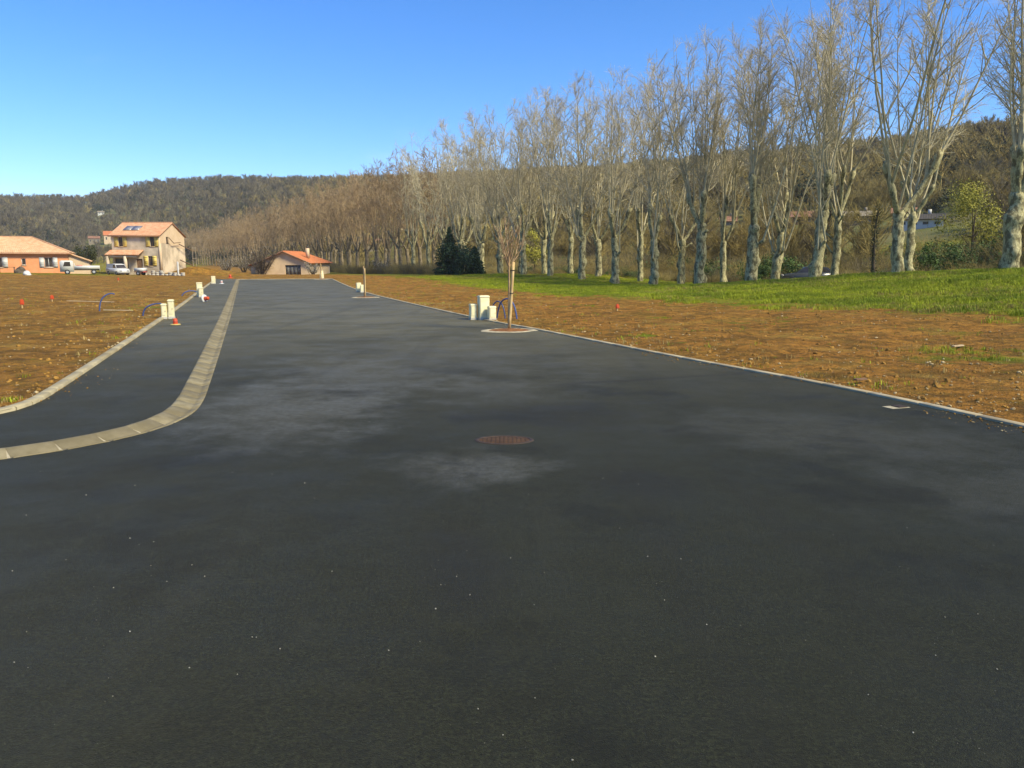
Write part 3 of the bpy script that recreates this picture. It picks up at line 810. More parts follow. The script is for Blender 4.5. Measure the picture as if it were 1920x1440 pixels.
scatter('soil_crumbs', 'crumbs of earth and grit spilled over the kerbs onto the asphalt', 'earth', [pebble(rng, M_CLOD, .6) for _ in range(4)] + [pebble(rng, M_STONE)],
        np.c_[X, Y, np.where(side > 0, .0, .042) + sz * .2], rng.uniform(-.3, .3, (n, 3)) + np.c_[np.zeros(n), np.zeros(n), rng.uniform(0, 6, n)], sz, rng.randint(0, 5, n))
# stone chips lying on the asphalt
n = 1500
Y = 1.8 + 12 * rng.uniform(0, 1, n) ** 1.6; X = rng.uniform(-.75, .75, n) * Y
cl = fbm(X / .5, Y / .5, 3, 2) > .42
X, Y = X[cl], Y[cl]; n = len(X)
s0, t0 = road_st(X, Y)
okc = (t0 < tR(s0) - .2) & ~((s0 > 9.2) & (t0 < -.4))
X, Y = X[okc], Y[okc]; n = len(X)
sz = .0035 + .014 * rng.uniform(0, 1, n) ** 6
sz *= .8
scatter('stone_chips', 'tiny pale stone chips strewn on the dark asphalt', 'stones', [pebble(rng, M_CHIP) for _ in range(5)],
        np.c_[X, Y, np.full(n, .001) + sz * .15], rng.uniform(0, 6.28, (n, 3)) * np.array([.08, .08, 1]), sz, rng.randint(0, 5, n))

# ------------------------------------------------------------------ trees
def unit(v): return v / np.maximum(np.linalg.norm(v, axis=-1, keepdims=True), 1e-9)
def curve_path(p, d, L, n, bend_up, wob, rng):
    P = [np.array(p, float)]; d = np.array(d, float)
    for k in range(n):
        d = unit(d + np.array([0, 0, bend_up]) + rng.normal(0, wob, 3))
        P.append(P[-1] + d * L / n)
    return np.array(P)
def burl_disp(rng, N, Ht, n=7, amp=.55):
    bz = rng.uniform(.12, .98, n); ba = rng.uniform(0, 6.28, n); bs = rng.uniform(.12, amp, n); bw = rng.uniform(.025, .06, n)
    ph = rng.uniform(0, 6.28, 4)
    def f(i, a):
        z = i / (N - 1)
        r = 1 + .06 * np.sin(3 * a + 9 * z + ph[0]) + .05 * np.sin(5 * a - 13 * z + ph[1]) + .04 * np.sin(23 * z + ph[2] + a)
        for k in range(n):
            da = np.angle(np.exp(1j * (a - ba[k])))
            r = r + bs[k] * np.exp(-((z - bz[k]) / bw[k]) ** 2 - (da / .75) ** 2)
        return r
    return f
def make_plane(seed, H=20.5, fork=6.0, r0=.55, nl=3, spread=1.0, detail=1.0, twig_r=.0085, u_shape=False, lean=(0, 0)):
    """returns (trunk, [limbs], crown) builders"""
    rng = np.random.RandomState(seed)
    N = 26
    zz = np.linspace(-.5, fork, N)
    wx = np.cumsum(rng.normal(0, .022, N)); wy = np.cumsum(rng.normal(0, .022, N))
    path = np.c_[wx - wx[2] + lean[0] * zz, wy - wy[2] + lean[1] * zz, zz]
    rad = r0 * (1 - .22 * zz / fork + .22 * np.exp(-(zz + .5) / .40))
    rad[-3:] *= np.array([1.08, 1.05, .8])
    trunk = NB().sweep(path, rad, 14, disp=burl_disp(rng, N, fork, int(10 * detail) + 2))
    top = path[-2]
    heads = []
    limbs = []
    a0 = rng.uniform(0, 6.28)
    if u_shape: a0 = 0.15
    for i in range(nl):
        an = a0 + i * 2 * math.pi / nl + rng.normal(0, .25)
        tilt = (.95 if u_shape else rng.uniform(.35, .8)) * spread
        d = np.array([math.cos(an) * math.sin(tilt), math.sin(an) * math.sin(tilt), math.cos(tilt)])
        L = rng.uniform(2.4, 4.4) * (1.1 if u_shape else 1)
        P = curve_path(top - np.array([0, 0, .15]), d, L, 9, .13 if u_shape else .09, .05, rng)
        rl = r0 * rng.uniform(.40, .54)
        rr_ = rl * np.linspace(1.05, .72, 10); rr_[-3:] *= [1.5, 1.85, 1.15]; rr_[4:6] *= [1.25, 1.2]
        lb = NB().sweep(P, rr_, 9, disp=burl_disp(rng, 10, L, 4, .45))
        limbs.append(lb)
        heads.append((P[-2], unit(P[-1] - P[-3]), rl))
        if L > 2.6: heads.append((P[5], unit(P[6] - P[4] + rng.normal(0, .3, 3)), rl * .8))
    heads.append((path[-2], np.array([0, 0, 1.0]), r0 * .5))
    # short stubs with knuckles on the trunk
    for k in range(rng.randint(1, 4) if detail > .6 else 0):
        j = rng.randint(int(N * .45), N - 2); an = rng.uniform(0, 6.28)
        d = np.array([math.cos(an), math.sin(an), rng.uniform(.1, .7)])
        P = curve_path(path[j], unit(d), rng.uniform(.7, 1.3), 5, .1, .06, rng)
        trunk.sweep(P, r0 * np.array([.3, .24, .2, .26, .3, .16]), 7)
        if rng.uniform() < .6: heads.append((P[-2], unit(d + np.array([0, 0, 1.2])), r0 * .22))
    crown = NB()
    P0, P1, A0, A1 = [], [], [], []       # shoots
    T0, T1, U0, U1 = [], [], [], []       # twigs
    for hp, hd, hr in heads:
        ns = rng.randint(2, 4) if hr > .2 else rng.randint(1, 3)
        if detail < .6: ns = max(1, ns)
        for _ in range(ns):
            out = np.array([hp[0] - top[0], hp[1] - top[1], 0]); 
            d = unit(hd * .45 + np.array([0, 0, 1.0]) + out * .10 + rng.normal(0, .20, 3) * np.array([1, 1, .2]))
            Hs = H * rng.uniform(.80, 1.0) - .05 * H * np.hypot(*out[:2]) * .25
            L = max(3.0, (Hs - hp[2]) / max(d[2], .75))
            n = 11
            P = curve_path(hp + rng.normal(0, .07, 3), d, L, n, .022, .045, rng)
            r = np.maximum(.012, rng.uniform(.055, .095) * (1 - np.linspace(0, 1, n + 1)) ** .8 * min(1, L / 11))
            P0.append(P[:-1]); P1.append(P[1:]); A0.append(r[:-1]); A1.append(r[1:])
            nsd = int((18 if L > 8 else 11) * (detail ** .7))
            for f in np.sort(rng.uniform(.05, 1, nsd) ** .72 * .98):
                i = min(int(f * n), n - 1); u = f * n - i
                p = P[i] * (1 - u) + P[i + 1] * u; ax = unit(P[i + 1] - P[i])
                an = rng.uniform(0, 6.28); sd = unit(np.cross(ax, [math.cos(an), math.sin(an), .3]))
                ang = rng.uniform(.45, 1.0)
                dd = ax * math.cos(ang) + sd * math.sin(ang)
                LL = (.7 + 2.6 * (1 - f) ** .8) * rng.uniform(.6, 1.2)
                m = 4
                B = curve_path(p, dd, LL, m, .06, .10, rng)
                rb = np.linspace(.030 * min(1, LL / 2) + .008, .009, m + 1)
                P0.append(B[:-1]); P1.append(B[1:]); A0.append(rb[:-1]); A1.append(rb[1:])
                nt = int((2.8 + 3.4 * LL) * detail) + 2
                ff = rng.uniform(.12, 1.0, nt) * m
                ii = np.minimum(ff.astype(int), m - 1); uu = (ff - ii)[:, None]
                q = B[ii] * (1 - uu) + B[ii + 1] * uu
                td = unit(unit(B[ii + 1] - B[ii]) + rng.normal(0, .62, (nt, 3)) + np.array([0, 0, .12]))
                tl = rng.uniform(.35, 1.0, nt)[:, None]
                q1 = q + td * tl
                T0.append(q); T1.append(q1); U0.append(np.full(nt, twig_r * 1.25)); U1.append(np.full(nt, twig_r * .7))
                k = 2
                qs = np.repeat(q, k, 0) + np.repeat(td * tl, k, 0) * rng.uniform(.25, .9, (nt * k, 1))
                sd2 = unit(np.repeat(td, k, 0) + rng.normal(0, .6, (nt * k, 3)))
                T0.append(qs); T1.append(qs + sd2 * rng.uniform(.15, .5, (nt * k, 1))); U0.append(np.full(nt * k, twig_r * .85)); U1.append(np.full(nt * k, twig_r * .5))
    crown.tubes(np.vstack(P0), np.vstack(P1), np.concatenate(A0), np.concatenate(A1), 5 if detail > .6 else 4, m=0)
    TT1 = np.vstack(T1)
    crown.tubes(np.vstack(T0), TT1, np.concatenate(U0), np.concatenate(U1), 3, m=1)
    # hanging seed balls at some twig ends
    nb_ = int(260 * detail)
    c = TT1[rng.randint(0, len(TT1), nb_)] - np.array([0, 0, .08])
    o = np.array([[1, 0, 0], [-1, 0, 0], [0, 1, 0], [0, -1, 0], [0, 0, 1], [0, 0, -1]]) * .032
    tri = np.array([[0, 2, 4], [2, 1, 4], [1, 3, 4], [3, 0, 4], [2, 0, 5], [1, 2, 5], [3, 1, 5], [0, 3, 5]])
    crown.add((c[:, None, :] + o[None]).reshape(-1, 3), None, ((np.arange(nb_) * 6)[:, None, None] + tri[None]).reshape(-1, 3), m=1)
    return trunk, limbs, crown
LAST = ['']
def plane_obj(builders, x, y, z, label, group, twigmat=M_TWIG, rz=0.0):
    t = thing('plane_tree', label, 'tree', (x, y, z), rz, group)
    tr, lb, cr = builders
    if isinstance(tr, NB): tr, lb, cr = tr.mesh('trunk', M_BARK, True), [l.mesh('limb', M_BARK, True) for l in lb], cr.mesh('crown', [M_SHOOT, twigmat])
    LAST[0] = t.name
    put('trunk', tr, t)
    for l in lb: put('limb', l, t)
    put('crown', cr, t)
    return tr, lb, cr
NUM = ['first', 'second', 'third', 'fourth', 'fifth', 'sixth', 'seventh', 'eighth', 'ninth', 'tenth', 'eleventh', 'twelfth', 'thirteenth', 'fourteenth', 'fifteenth', 'sixteenth', 'seventeenth', 'eighteenth', 'nineteenth', 'twentieth', 'twenty-first', 'twenty-second', 'twenty-third', 'twenty-fourth', 'twenty-fifth']
ORD = ['rightmost', 'second', 'third', 'fourth', 'fifth', 'sixth', 'seventh', 'eighth', 'ninth', 'tenth', 'eleventh', 'twelfth', 'thirteenth', 'fourteenth']
GRP = 'bare plane trees of the avenue'
FRONT = [(1885, dict(seed=101, fork=4.3, r0=.46, nl=4, spread=.75, H=23)), (1676, dict(seed=102, fork=4.0, r0=.36, nl=2, u_shape=True, H=22.5)), (1524, dict(seed=103, fork=4.9, r0=.39, nl=3, spread=.55, lean=(.05, 0), H=22)),
         (1405, dict(seed=104, fork=4.6, r0=.48, nl=2, spread=.7, H=20.6)), (1308, dict(seed=105, fork=5.4, r0=.43, nl=3, spread=.7, H=20.6)), (1225, dict(seed=106, fork=4.4, r0=.37, nl=2, spread=.6, H=21)),
         (1153, dict(seed=107, fork=4.8, r0=.38, nl=3, spread=.9, H=20.6)), (1090, dict(seed=108, fork=4.7, r0=.37, nl=3, spread=1.0, H=20.6)), (1031, dict(seed=109, fork=4.2, r0=.34, nl=3, spread=.6, H=21)),
         (982, dict(seed=110, fork=4.4, r0=.36, nl=3, H=21)), (939, dict(seed=111, fork=4.6, r0=.36, nl=3, H=21)), (900, dict(seed=112, fork=4.4, r0=.36, nl=3, H=21))]
BACK = [(1698, dict(seed=201, fork=4.6, r0=.30, nl=3, spread=.8, H=21)), (1560, dict(seed=202, fork=5.0, r0=.28, nl=3, spread=.7, H=21)), (1449, dict(seed=203, fork=4.4, r0=.37, nl=3, lean=(.06, 0), H=21)), (1354, dict(seed=204, fork=4.2, r0=.29, nl=3, H=20.5)),
        (1274, dict(seed=205, fork=4.5, r0=.36, nl=2, H=21)), (1199, dict(seed=206, fork=5.0, r0=.30, nl=3, H=20.5)), (1121, dict(seed=207, fork=4.3, r0=.36, nl=3, H=20.5))]
# distance along the two rows of the avenue; 6.1 m apart
def row_pos(px, k): 
    Yd = k / (px - 180.0)
    return (px - 960) / 1478.0 * Yd * .9985, Yd
special = {0: 'rightmost plane tree in the front row, thick mottled trunk cut by the frame edge', 1: 'plane tree with a wide U-shaped fork on the grassy bank'}
for i, (px, kw) in enumerate(FRONT):
    x, y = row_pos(px, 76512.)
    lab = special.get(i, 'bare knuckled plane tree, %s from the right in the front row' % ORD[i])
    plane_obj(make_plane(**kw), x, y, z1(x, y) - .02, lab, GRP)
for i, (px, kw) in enumerate(BACK):
    x, y = row_pos(px, 84900.)
    plane_obj(make_plane(detail=.8, twig_r=.0095, **kw), x, y, z1(x, y) - .05, 'slimmer bare plane tree, %s from the right in the back row' % (ORD[i] if i else 'first'), GRP)
FARV = []
rng = np.random.RandomState(5)
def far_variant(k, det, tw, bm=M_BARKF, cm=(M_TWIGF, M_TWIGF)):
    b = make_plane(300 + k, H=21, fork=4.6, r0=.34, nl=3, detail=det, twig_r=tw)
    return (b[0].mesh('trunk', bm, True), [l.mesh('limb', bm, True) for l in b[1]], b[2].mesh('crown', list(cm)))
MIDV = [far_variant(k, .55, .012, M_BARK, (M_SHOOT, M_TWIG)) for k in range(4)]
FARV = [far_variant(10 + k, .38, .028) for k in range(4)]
k_inv = 1 / (900 - 180) + .71e-4
cnt = 0
while True:
    px = 180 + 1 / k_inv
    if px < 355: break
    x, y = row_pos(px, 76512.)
    V = MIDV if y < 128 else FARV
    far = y >= 170
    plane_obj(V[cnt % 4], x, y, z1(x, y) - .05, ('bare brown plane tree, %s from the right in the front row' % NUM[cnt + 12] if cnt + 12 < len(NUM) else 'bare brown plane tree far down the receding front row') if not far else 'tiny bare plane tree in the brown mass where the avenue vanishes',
              'receding plane trees of the front row' if not far else 'plane trees where the avenue vanishes', rz=rng.uniform(0, 6.28))
    bpy.data.objects[LAST[0]].scale = (1, 1, 1 - .2 * min(1, max(0, (y - 110) / 130)))
    k_inv += .71e-4 if y < 200 else 1.0e-4; cnt += 1
k_inv = 1 / (1121 - 180) + .64e-4
bk = 7
while True:
    px = 180 + 1 / k_inv
    if px < 430: break
    x, y = row_pos(px, 84900.)
    V = MIDV if y < 128 else FARV
    plane_obj(V[(cnt * 3 + 1) % 4], x, y, z1(x, y) - .05, 'bare brown plane tree, %s from the right in the back row' % NUM[bk] if bk < 18 else 'bare brown plane tree far down the receding back row', 'receding plane trees of the back row', rz=rng.uniform(0, 6.28))
    k_inv += .64e-4 if y < 200 else 1.1e-4; cnt += 1; bk += 1

def leaf_cloud(nb, rng, C, Rr, n, size, m=0, shell=.55):
    """leaf-sized quads through the volume of blobs: C (k,3) centres, Rr (k,3) radii"""
    C = np.asarray(C, float); Rr = np.asarray(Rr, float)
    vol = np.prod(Rr, 1) ** (2 / 3.); b = rng.choice(len(C), n, p=vol / vol.sum())
    d = unit(rng.normal(0, 1, (n, 3))); rad = shell + (1 - shell) * rng.uniform(0, 1, (n, 1)) ** .7
    rad *= rng.uniform(.75, 1.12, (n, 1))
    P = C[b] + d * Rr[b] * rad
    nrm = unit(d + rng.normal(0, .6, (n, 3)) + np.array([0, 0, .3])); a = unit(np.cross(nrm, rng.normal(0, 1, (n, 3)))); c = np.cross(nrm, a)
    s = size * rng.uniform(.5, 1.3, (n, 1))
    V = np.stack([P - a * s, P + c * s * .5, P + a * s, P - c * s * .5], 1).reshape(-1, 3)
    nb.add(V, np.arange(n)[:, None] * 4 + np.array([[0, 1, 2, 3]]), m=m)
    return nb
def bare_crown(nb, rng, H, base, w, n, tr, up=.5, m=0):
    """twiggy crown of a leafless tree: limbs from the stem, thin twigs at the ends"""
    K = max(6, n // 26)
    zs = base + (H - base) * rng.uniform(0, .55, K)
    an = rng.uniform(0, 6.28, K)
    p = np.c_[np.zeros(K), np.zeros(K), zs]
    d = unit(np.c_[np.cos(an) * rng.uniform(.3, 1.0, K), np.sin(an) * rng.uniform(.3, 1.0, K), rng.uniform(.5, 1.2, K)])
    L = np.minimum((H - zs) * .85, w * 1.3)[:, None] * rng.uniform(.6, 1.0, (K, 1))
    e = p + d * L
    nb.tubes(p, e, tr * 3.2, tr * 1.4, 3, m=m)
    k = rng.randint(0, K, n); f = rng.uniform(.2, 1, (n, 1))
    q = p[k] * (1 - f) + e[k] * f
    dd = unit(d[k] + rng.normal(0, .55, (n, 3)) + np.array([0, 0, up * .5]))
    q1 = q + dd * rng.uniform(.10, .26, (n, 1)) * H * .55
    nb.tubes(q, q1, tr * 1.2, tr * .6, 3, m=m)
    return nb

# ------------------------------------------------------------------ woods on the hills and scrub (one mass each)
rng = np.random.RandomState(21)
def hill_bare(seed, mat):
    r = np.random.RandomState(seed); nb = NB()
    nb.tubes([[0, 0, -.5]], [[0, 0, 5.5]], .18, .10, 4)
    bare_crown(nb, r, 9.5, 1.8, 3.6, 210, .045)
    return nb.mesh('bare_tree', mat)
def hill_oak(seed):
    r = np.random.RandomState(seed); nb = NB()
    k = 8; C = r.normal(0, 1, (k, 3)) * [1.5, 1.5, 1.0] + [0, 0, 4.0]
    leaf_cloud(nb, r, C, r.uniform(1.2, 2.2, (k, 3)), 420, .34)
    nb.tubes([[0, 0, -.5]], [[0, 0, 3.5]], .2, .12, 4)
    return nb.mesh('oak', M_OAK)
def near_bare(seed, mat):
    r = np.random.RandomState(seed); nb = NB()
    nb.tubes([[0, 0, -.5]], [[0, 0, 4.5]], .09, .05, 4)
    bare_crown(nb, r, 7.0, .9, 2.6, 620, .016)
    return nb.mesh('bare_tree', mat)
hb = [hill_bare(400 + k, M_HTWIG) for k in range(4)] + [hill_bare(410 + k, M_GTWIG) for k in range(3)] + [hill_oak(420 + k) for k in range(3)] + [near_bare(430 + k, M_HTWIG) for k in range(3)] + [near_bare(440, M_GTWIG)]
n = 19000
az = np.radians(rng.uniform(-38, 38, n)); deg = np.degrees(az)
d0 = np.interp(deg, _AZ, _D0); d1 = np.interp(deg, _AZ, _D1)
D = d0 + (d1 - d0) * (-.02 + 1.12 * rng.uniform(0, 1, n) ** .9)
X, Y = D * np.sin(az), D * np.cos(az)
meadow = (deg > 25.5) & (deg < 31) & (D < 128) & (D > 92)
HS = [(64.5, 143, 2.2), (64, 123, 3.0), (60, 160, 2.0), (49.5, 178, 1.2), (-43.5, 272, 1.4), (-351, 693, .6), (-268, 546, 1.0), (-284, 552, .8), (45.5, 79, 2.6)]
def blocks(X, Y):
    a, D_ = np.degrees(np.arctan2(X, Y)), np.hypot(X, Y); b = np.zeros(len(X), bool)
    for hx, hy, wd in HS: b |= (np.abs(a - math.degrees(math.atan2(hx, hy))) < wd) & (D_ < math.hypot(hx, hy) + 4) & (D_ > math.hypot(hx, hy) - 60)
    return b
keep = (~meadow) & ~blocks(X, Y) & (rng.uniform(0, 1, n) < np.clip(D / 620, .24, 1))
X, Y, deg, D = X[keep], Y[keep], deg[keep], D[keep]; n = len(X)
u = rng.uniform(0, 1, n)
left = sstep(-8, -20, deg)                       # the far left hill is greyer and greener
green = (.04 + .13 * left + .22 * sstep(14, 30, deg) * sstep(150, 260, D)) * (.3 + 1.4 * (fbm(X / 45, Y / 45, 61, 3) > .52))
pick = np.where(u < green, rng.randint(7, 10, n), np.where(rng.uniform(0, 1, n) < .15 + .75 * left, rng.randint(4, 7, n), rng.randint(0, 4, n)))
pick = np.where((D < 190) & (pick < 7), rng.randint(10, 14, n), pick)
scatter('hill_woods', 'leafless brown woods with dark evergreens covering the hills', 'woods', hb, np.c_[X, Y, Z(X, Y) - .1], np.c_[np.zeros(n), np.zeros(n), rng.uniform(0, 6.28, n)],
        np.c_[1, 1, 1] * (rng.uniform(.7, 1.25, n) * np.where((D < 190) & (pick >= 10), 1.0, np.where(D < 190, .6, 1)))[:, None] * rng.uniform(.9, 1.1, (n, 3)), pick)
def scrub_mesh(seed, mat, h=2.2):
    r = np.random.RandomState(seed); nb = NB()
    k = 60; an = r.uniform(0, 6.28, k); rd_ = r.uniform(0, .7, k)
    p = np.c_[np.cos(an) * rd_, np.sin(an) * rd_, np.full(k, -.1)]
    d = unit(np.c_[np.cos(an) * .5, np.sin(an) * .5, np.ones(k)] + r.normal(0, .25, (k, 3)))
    e = p + d * h * r.uniform(.5, 1, (k, 1)); nb.tubes(p, e, .014, .008, 3)
    j = r.randint(0, k, 160); f = r.uniform(.3, 1, (160, 1)); q = p[j] * (1 - f) + e[j] * f
    nb.tubes(q, q + unit(d[j] + r.normal(0, .6, (160, 3))) * r.uniform(.3, .8, (160, 1)), .009, .005, 3)
    return nb.mesh('scrub', mat)
def bush_mesh(seed, mat):
    r = np.random.RandomState(seed); nb = NB(); k = 7
    C = r.normal(0, .45, (k, 3)) * [1, 1, .5] + [0, 0, .8]
    leaf_cloud(nb, r, C, r.uniform(.4, .8, (k, 3)), 420, .10)
    return nb.mesh('bush', mat)
sm = [scrub_mesh(500 + k, M_HTWIG) for k in range(3)] + [scrub_mesh(505, M_GTWIG)] + [bush_mesh(510 + k, M_SHRUB) for k in range(2)]
n = 5200
f = rng.uniform(0, 1, n)
Yr = 44 + 260 * f ** 1.5
px = 180 + 84900 / Yr
x0 = (px - 960) / 1478 * Yr
off = 3.0 + 34 * rng.uniform(0, 1, n) ** 1.3
X = x0 + off * .886; Y = Yr + off * .464
fr = rng.uniform(0, 1, n) < .16
fr &= Yr > 112
X = np.where(fr, x0 - 4.4 - 3.5 * rng.uniform(0, 1, n), X); Y = np.where(fr, Yr - 2.2 + rng.uniform(-2, 2, n), Y); off = np.where(fr, 9, off)
inview = np.abs(X / Y) < .70
lane = ~fr & (off > 6) & (off < 9.5) & (Y < 95)
mead = (np.degrees(np.arctan2(X, Y)) > 26) & (np.hypot(X, Y) > 105)
ok = inview & ~lane & ~mead & ~(blocks(X, Y) & (rng.uniform(0, 1, n) < .85))
X, Y, off = X[ok], Y[ok], off[ok]; n = len(X)
grn = rng.uniform(0, 1, n) < (.06 + .28 * (fbm(X / 6, Y / 6, 41, 2) > .56)) * sstep(-10, 10, X) * 1.6
scatter('scrub', 'brown scrub and brambles filling the ground behind the plane trees', 'scrub', sm, np.c_[X, Y, Z(X, Y)], np.c_[np.zeros(n), np.zeros(n), rng.uniform(0, 6.28, n)],
        rng.uniform(.5, 1.35, n) * np.clip(off / 12, .45, 1.2), np.where(grn, rng.randint(4, 6, n), rng.randint(0, 4, n)))

# ------------------------------------------------------------------ houses
def face_wall(nb, T, w0, w1, h0, h1, holes, depth=.16, m=0):
    """flat wall in the face frame T(a, b, depth) with real window and door openings"""
    xs = sorted({w0, w1, *[v for h in holes for v in (h[0], h[1])]}); zs = sorted({h0, h1, *[v for h in holes for v in (h[2], h[3])]})
    for i in range(len(xs) - 1):
        for j in range(len(zs) - 1):
            cx, cz = (xs[i] + xs[i + 1]) / 2, (zs[j] + zs[j + 1]) / 2
            if any(h[0] < cx < h[1] and h[2] < cz < h[3] for h in holes): continue
            nb.quad(T(xs[i], zs[j], 0), T(xs[i + 1], zs[j], 0), T(xs[i + 1], zs[j + 1], 0), T(xs[i], zs[j + 1], 0), m)
    for a, b, c, d in holes:
        nb.quad(T(a, c, 0), T(a, c, depth), T(a, d, depth), T(a, d, 0), m); nb.quad(T(b, c, depth), T(b, c, 0), T(b, d, 0), T(b, d, depth), m)
        nb.quad(T(a, d, 0), T(a, d, depth), T(b, d, depth), T(b, d, 0), m); nb.quad(T(a, c, depth), T(a, c, 0), T(b, c, 0), T(b, c, depth), m)
def tbox(nb, T, a0, a1, b0, b1, d0, d1, m=0):
    c = [T(a, b, d) for d in (d0, d1) for b in (b0, b1) for a in (a0, a1)]
    nb.add(c, [[0, 1, 3, 2], [5, 4, 6, 7], [4, 0, 2, 6], [1, 5, 7, 3], [2, 3, 7, 6], [4, 5, 1, 0]], m=m)
def window(root, T, h, frame=M_WHITE, shutter=None, sw=.5, sill=True, mull=True):
    a, b, c, d = h
    f = NB(); t = .06
    for q in ((a, a + t, c, d), (b - t, b, c, d), (a + t, b - t, c, c + t), (a + t, b - t, d - t, d)): tbox(f, T, *q, .09, .13)
    if mull: tbox(f, T, (a + b) / 2 - .03, (a + b) / 2 + .03, c + t, d - t, .092, .128)
    fo = f.obj('window', frame, root)
    g = NB(); g.quad(T(a, c, .12), T(b, c, .12), T(b, d, .12), T(a, d, .12)); g.obj('pane', M_GLASS, fo)
    if sill:
        g = NB(); tbox(g, T, a - .08, b + .08, c - .07, c - .003, -.07, .05); g.obj('sill', M_CREAM, fo)
    if shutter:
        for x0, x1 in ((a - sw - .03, a - .03), (b + .03, b + sw + .03)):
            g = NB(); tbox(g, T, x0, x1, c - .02, d + .02, -.05, -.01)
            for k in range(3): tbox(g, T, x0 + .03, x1 - .03, c + .12 + k * (d - c - .3) / 2, c + .20 + k * (d - c - .3) / 2, -.07, -.051)
            g.obj('shutter', shutter, root)
def roof_slope(nb, e0, e1, r0, r1, pitch=.24, amp=.045, thick=.10, m=0):
    """ribbed tile slope between eave e0-e1 and ridge r0-r1"""
    e0, e1, r0, r1 = map(lambda v: np.array(v, float), (e0, e1, r0, r1))
    n = max(2, int(np.linalg.norm(e1 - e0) / pitch)); k = 4
    N = n * k
    nrm = np.cross(e1 - e0, (r0 + r1) / 2 - e0); nrm /= np.linalg.norm(nrm)
    if nrm[2] < 0: nrm = -nrm
    rows = 7
    u = np.linspace(0, 1, N + 1)[:, None]
    V = []
    for j in range(rows):
        f = j / (rows - 1)
        a = (e0 * (1 - f) + r0 * f)[None]; b = (e1 * (1 - f) + r1 * f)[None]
        V.append(a * (1 - u) + b * u + nrm * (amp * np.abs(np.sin(u * n * math.pi)) + .012 * (j % 2)))
    V = np.array(V).reshape(-1, 3)
    F = [[j * (N + 1) + i, j * (N + 1) + i + 1, (j + 1) * (N + 1) + i + 1, (j + 1) * (N + 1) + i] for j in range(rows - 1) for i in range(N)]
    nb.add(V, F, m=m)
    d = nrm * thick
    nb.add([e0 - d, e1 - d, r1 - d, r0 - d, e0, e1, r1, r0], [[3, 2, 1, 0], [0, 1, 5, 4], [1, 2, 6, 5], [3, 0, 4, 7]], m=m)
def ridge_tiles(root, pts, mat, r=.11):
    nb = NB()
    for a, b in pts:
        a, b = np.array(a, float), np.array(b, float); n = max(2, int(np.linalg.norm(b - a) / .4))
        q = a + (b - a) * np.linspace(0, 1, n + 1)[:, None]
        nb.tubes(q[:-1], q[1:], r, r * .88, 6)
    return nb.obj('ridge', mat, root)
def frames(w, d):
    return (lambda a, b, k: (a, k, b)), (lambda a, b, k: (-k, a, b)), (lambda a, b, k: (-w + k, d - a, b)), (lambda a, b, k: (-a, d - k, b))

# the low orange house at the left edge; origin at its front right corner, local x runs to the right along the front
def bungalow():
    x, y = -55.6, 100.0
    w, d, he, hr = 13.5, 8.2, 2.75, 4.75
    h = thing('bungalow', 'low orange rendered bungalow with white shutters and a pale tiled hip roof', 'house', (x, y, z1(x, y) - .15), R(26))
    F, Rt, Lf, Bk = frames(w, d)
    holes = [(-2.62, -1.72, .95, 2.15), (-5.05, -4.6, 1.25, 2.05), (-8.05, -7.05, .95, 2.15), (-11.6, -10.4, .05, 2.15)]
    nb = NB(); face_wall(nb, F, -w, 0, 0, he, holes)
    face_wall(nb, Rt, 0, d, 0, he, []); face_wall(nb, Lf, 0, d, 0, he, []); face_wall(nb, Bk, 0, w, 0, he, [])
    nb.obj('wall', M_ORWALL, h)
    window(h, F, holes[0], shutter=M_WHITE, sw=.5); window(h, F, holes[1], mull=False); window(h, F, holes[2], shutter=M_WHITE, sw=.55); window(h, F, holes[3], shutter=M_WHITE, sw=.6, sill=False)
    o = .38; ze = he - .02
    c = [(-w - o, -o, ze), (o, -o, ze), (o, d + o, ze), (-w - o, d + o, ze)]; r0, r1 = (-w + d / 2, d / 2, hr), (-d / 2, d / 2, hr)
    nb = NB(); roof_slope(nb, c[0], c[1], r0, r1); roof_slope(nb, c[1], c[2], r1, r1); roof_slope(nb, c[2], c[3], r1, r0); roof_slope(nb, c[3], c[0], r0, r0)
    rf = nb.obj('roof', M_ROOFO, h)
    ridge_tiles(rf, [(r0, r1), (r1, c[1]), (r1, c[2]), (r0, c[0])], M_TRIM)
    g = NB(); tbox(g, F, -w - o, o, he - .20, he - .03, -o - .06, -o + .02); g.obj('eaves_gutter', M_TRIM, h)
    g = NB().box((-8.2, 2.6, 4.15), (.35, .35, .7)); g.obj('chimney', M_TRIM, rf)
    a = NB(); w2, d2 = 2.3, 6.0
    A = lambda p, q, k: (p, .5 + k, q)
    a.quad((.01, .5, 0), (w2, .5, 0), (w2, .5, 1.75), (.01, .5, 2.62)); a.quad((w2, .5, 0), (w2, d2, 0), (w2, d2, 1.75), (w2, .5, 1.75)); a.quad((w2, d2, 0), (.01, d2, 0), (.01, d2, 2.62), (w2, d2, 1.75))
    a.obj('side_wall', M_CREAM, h)
    g = NB(); roof_slope(g, (w2 + .25, .25, 1.68), (w2 + .25, d2 + .2, 1.68), (.0, .25, 2.68), (.0, d2 + .2, 2.68)); g.obj('side_roof', M_ROOFO, h)
bungalow()

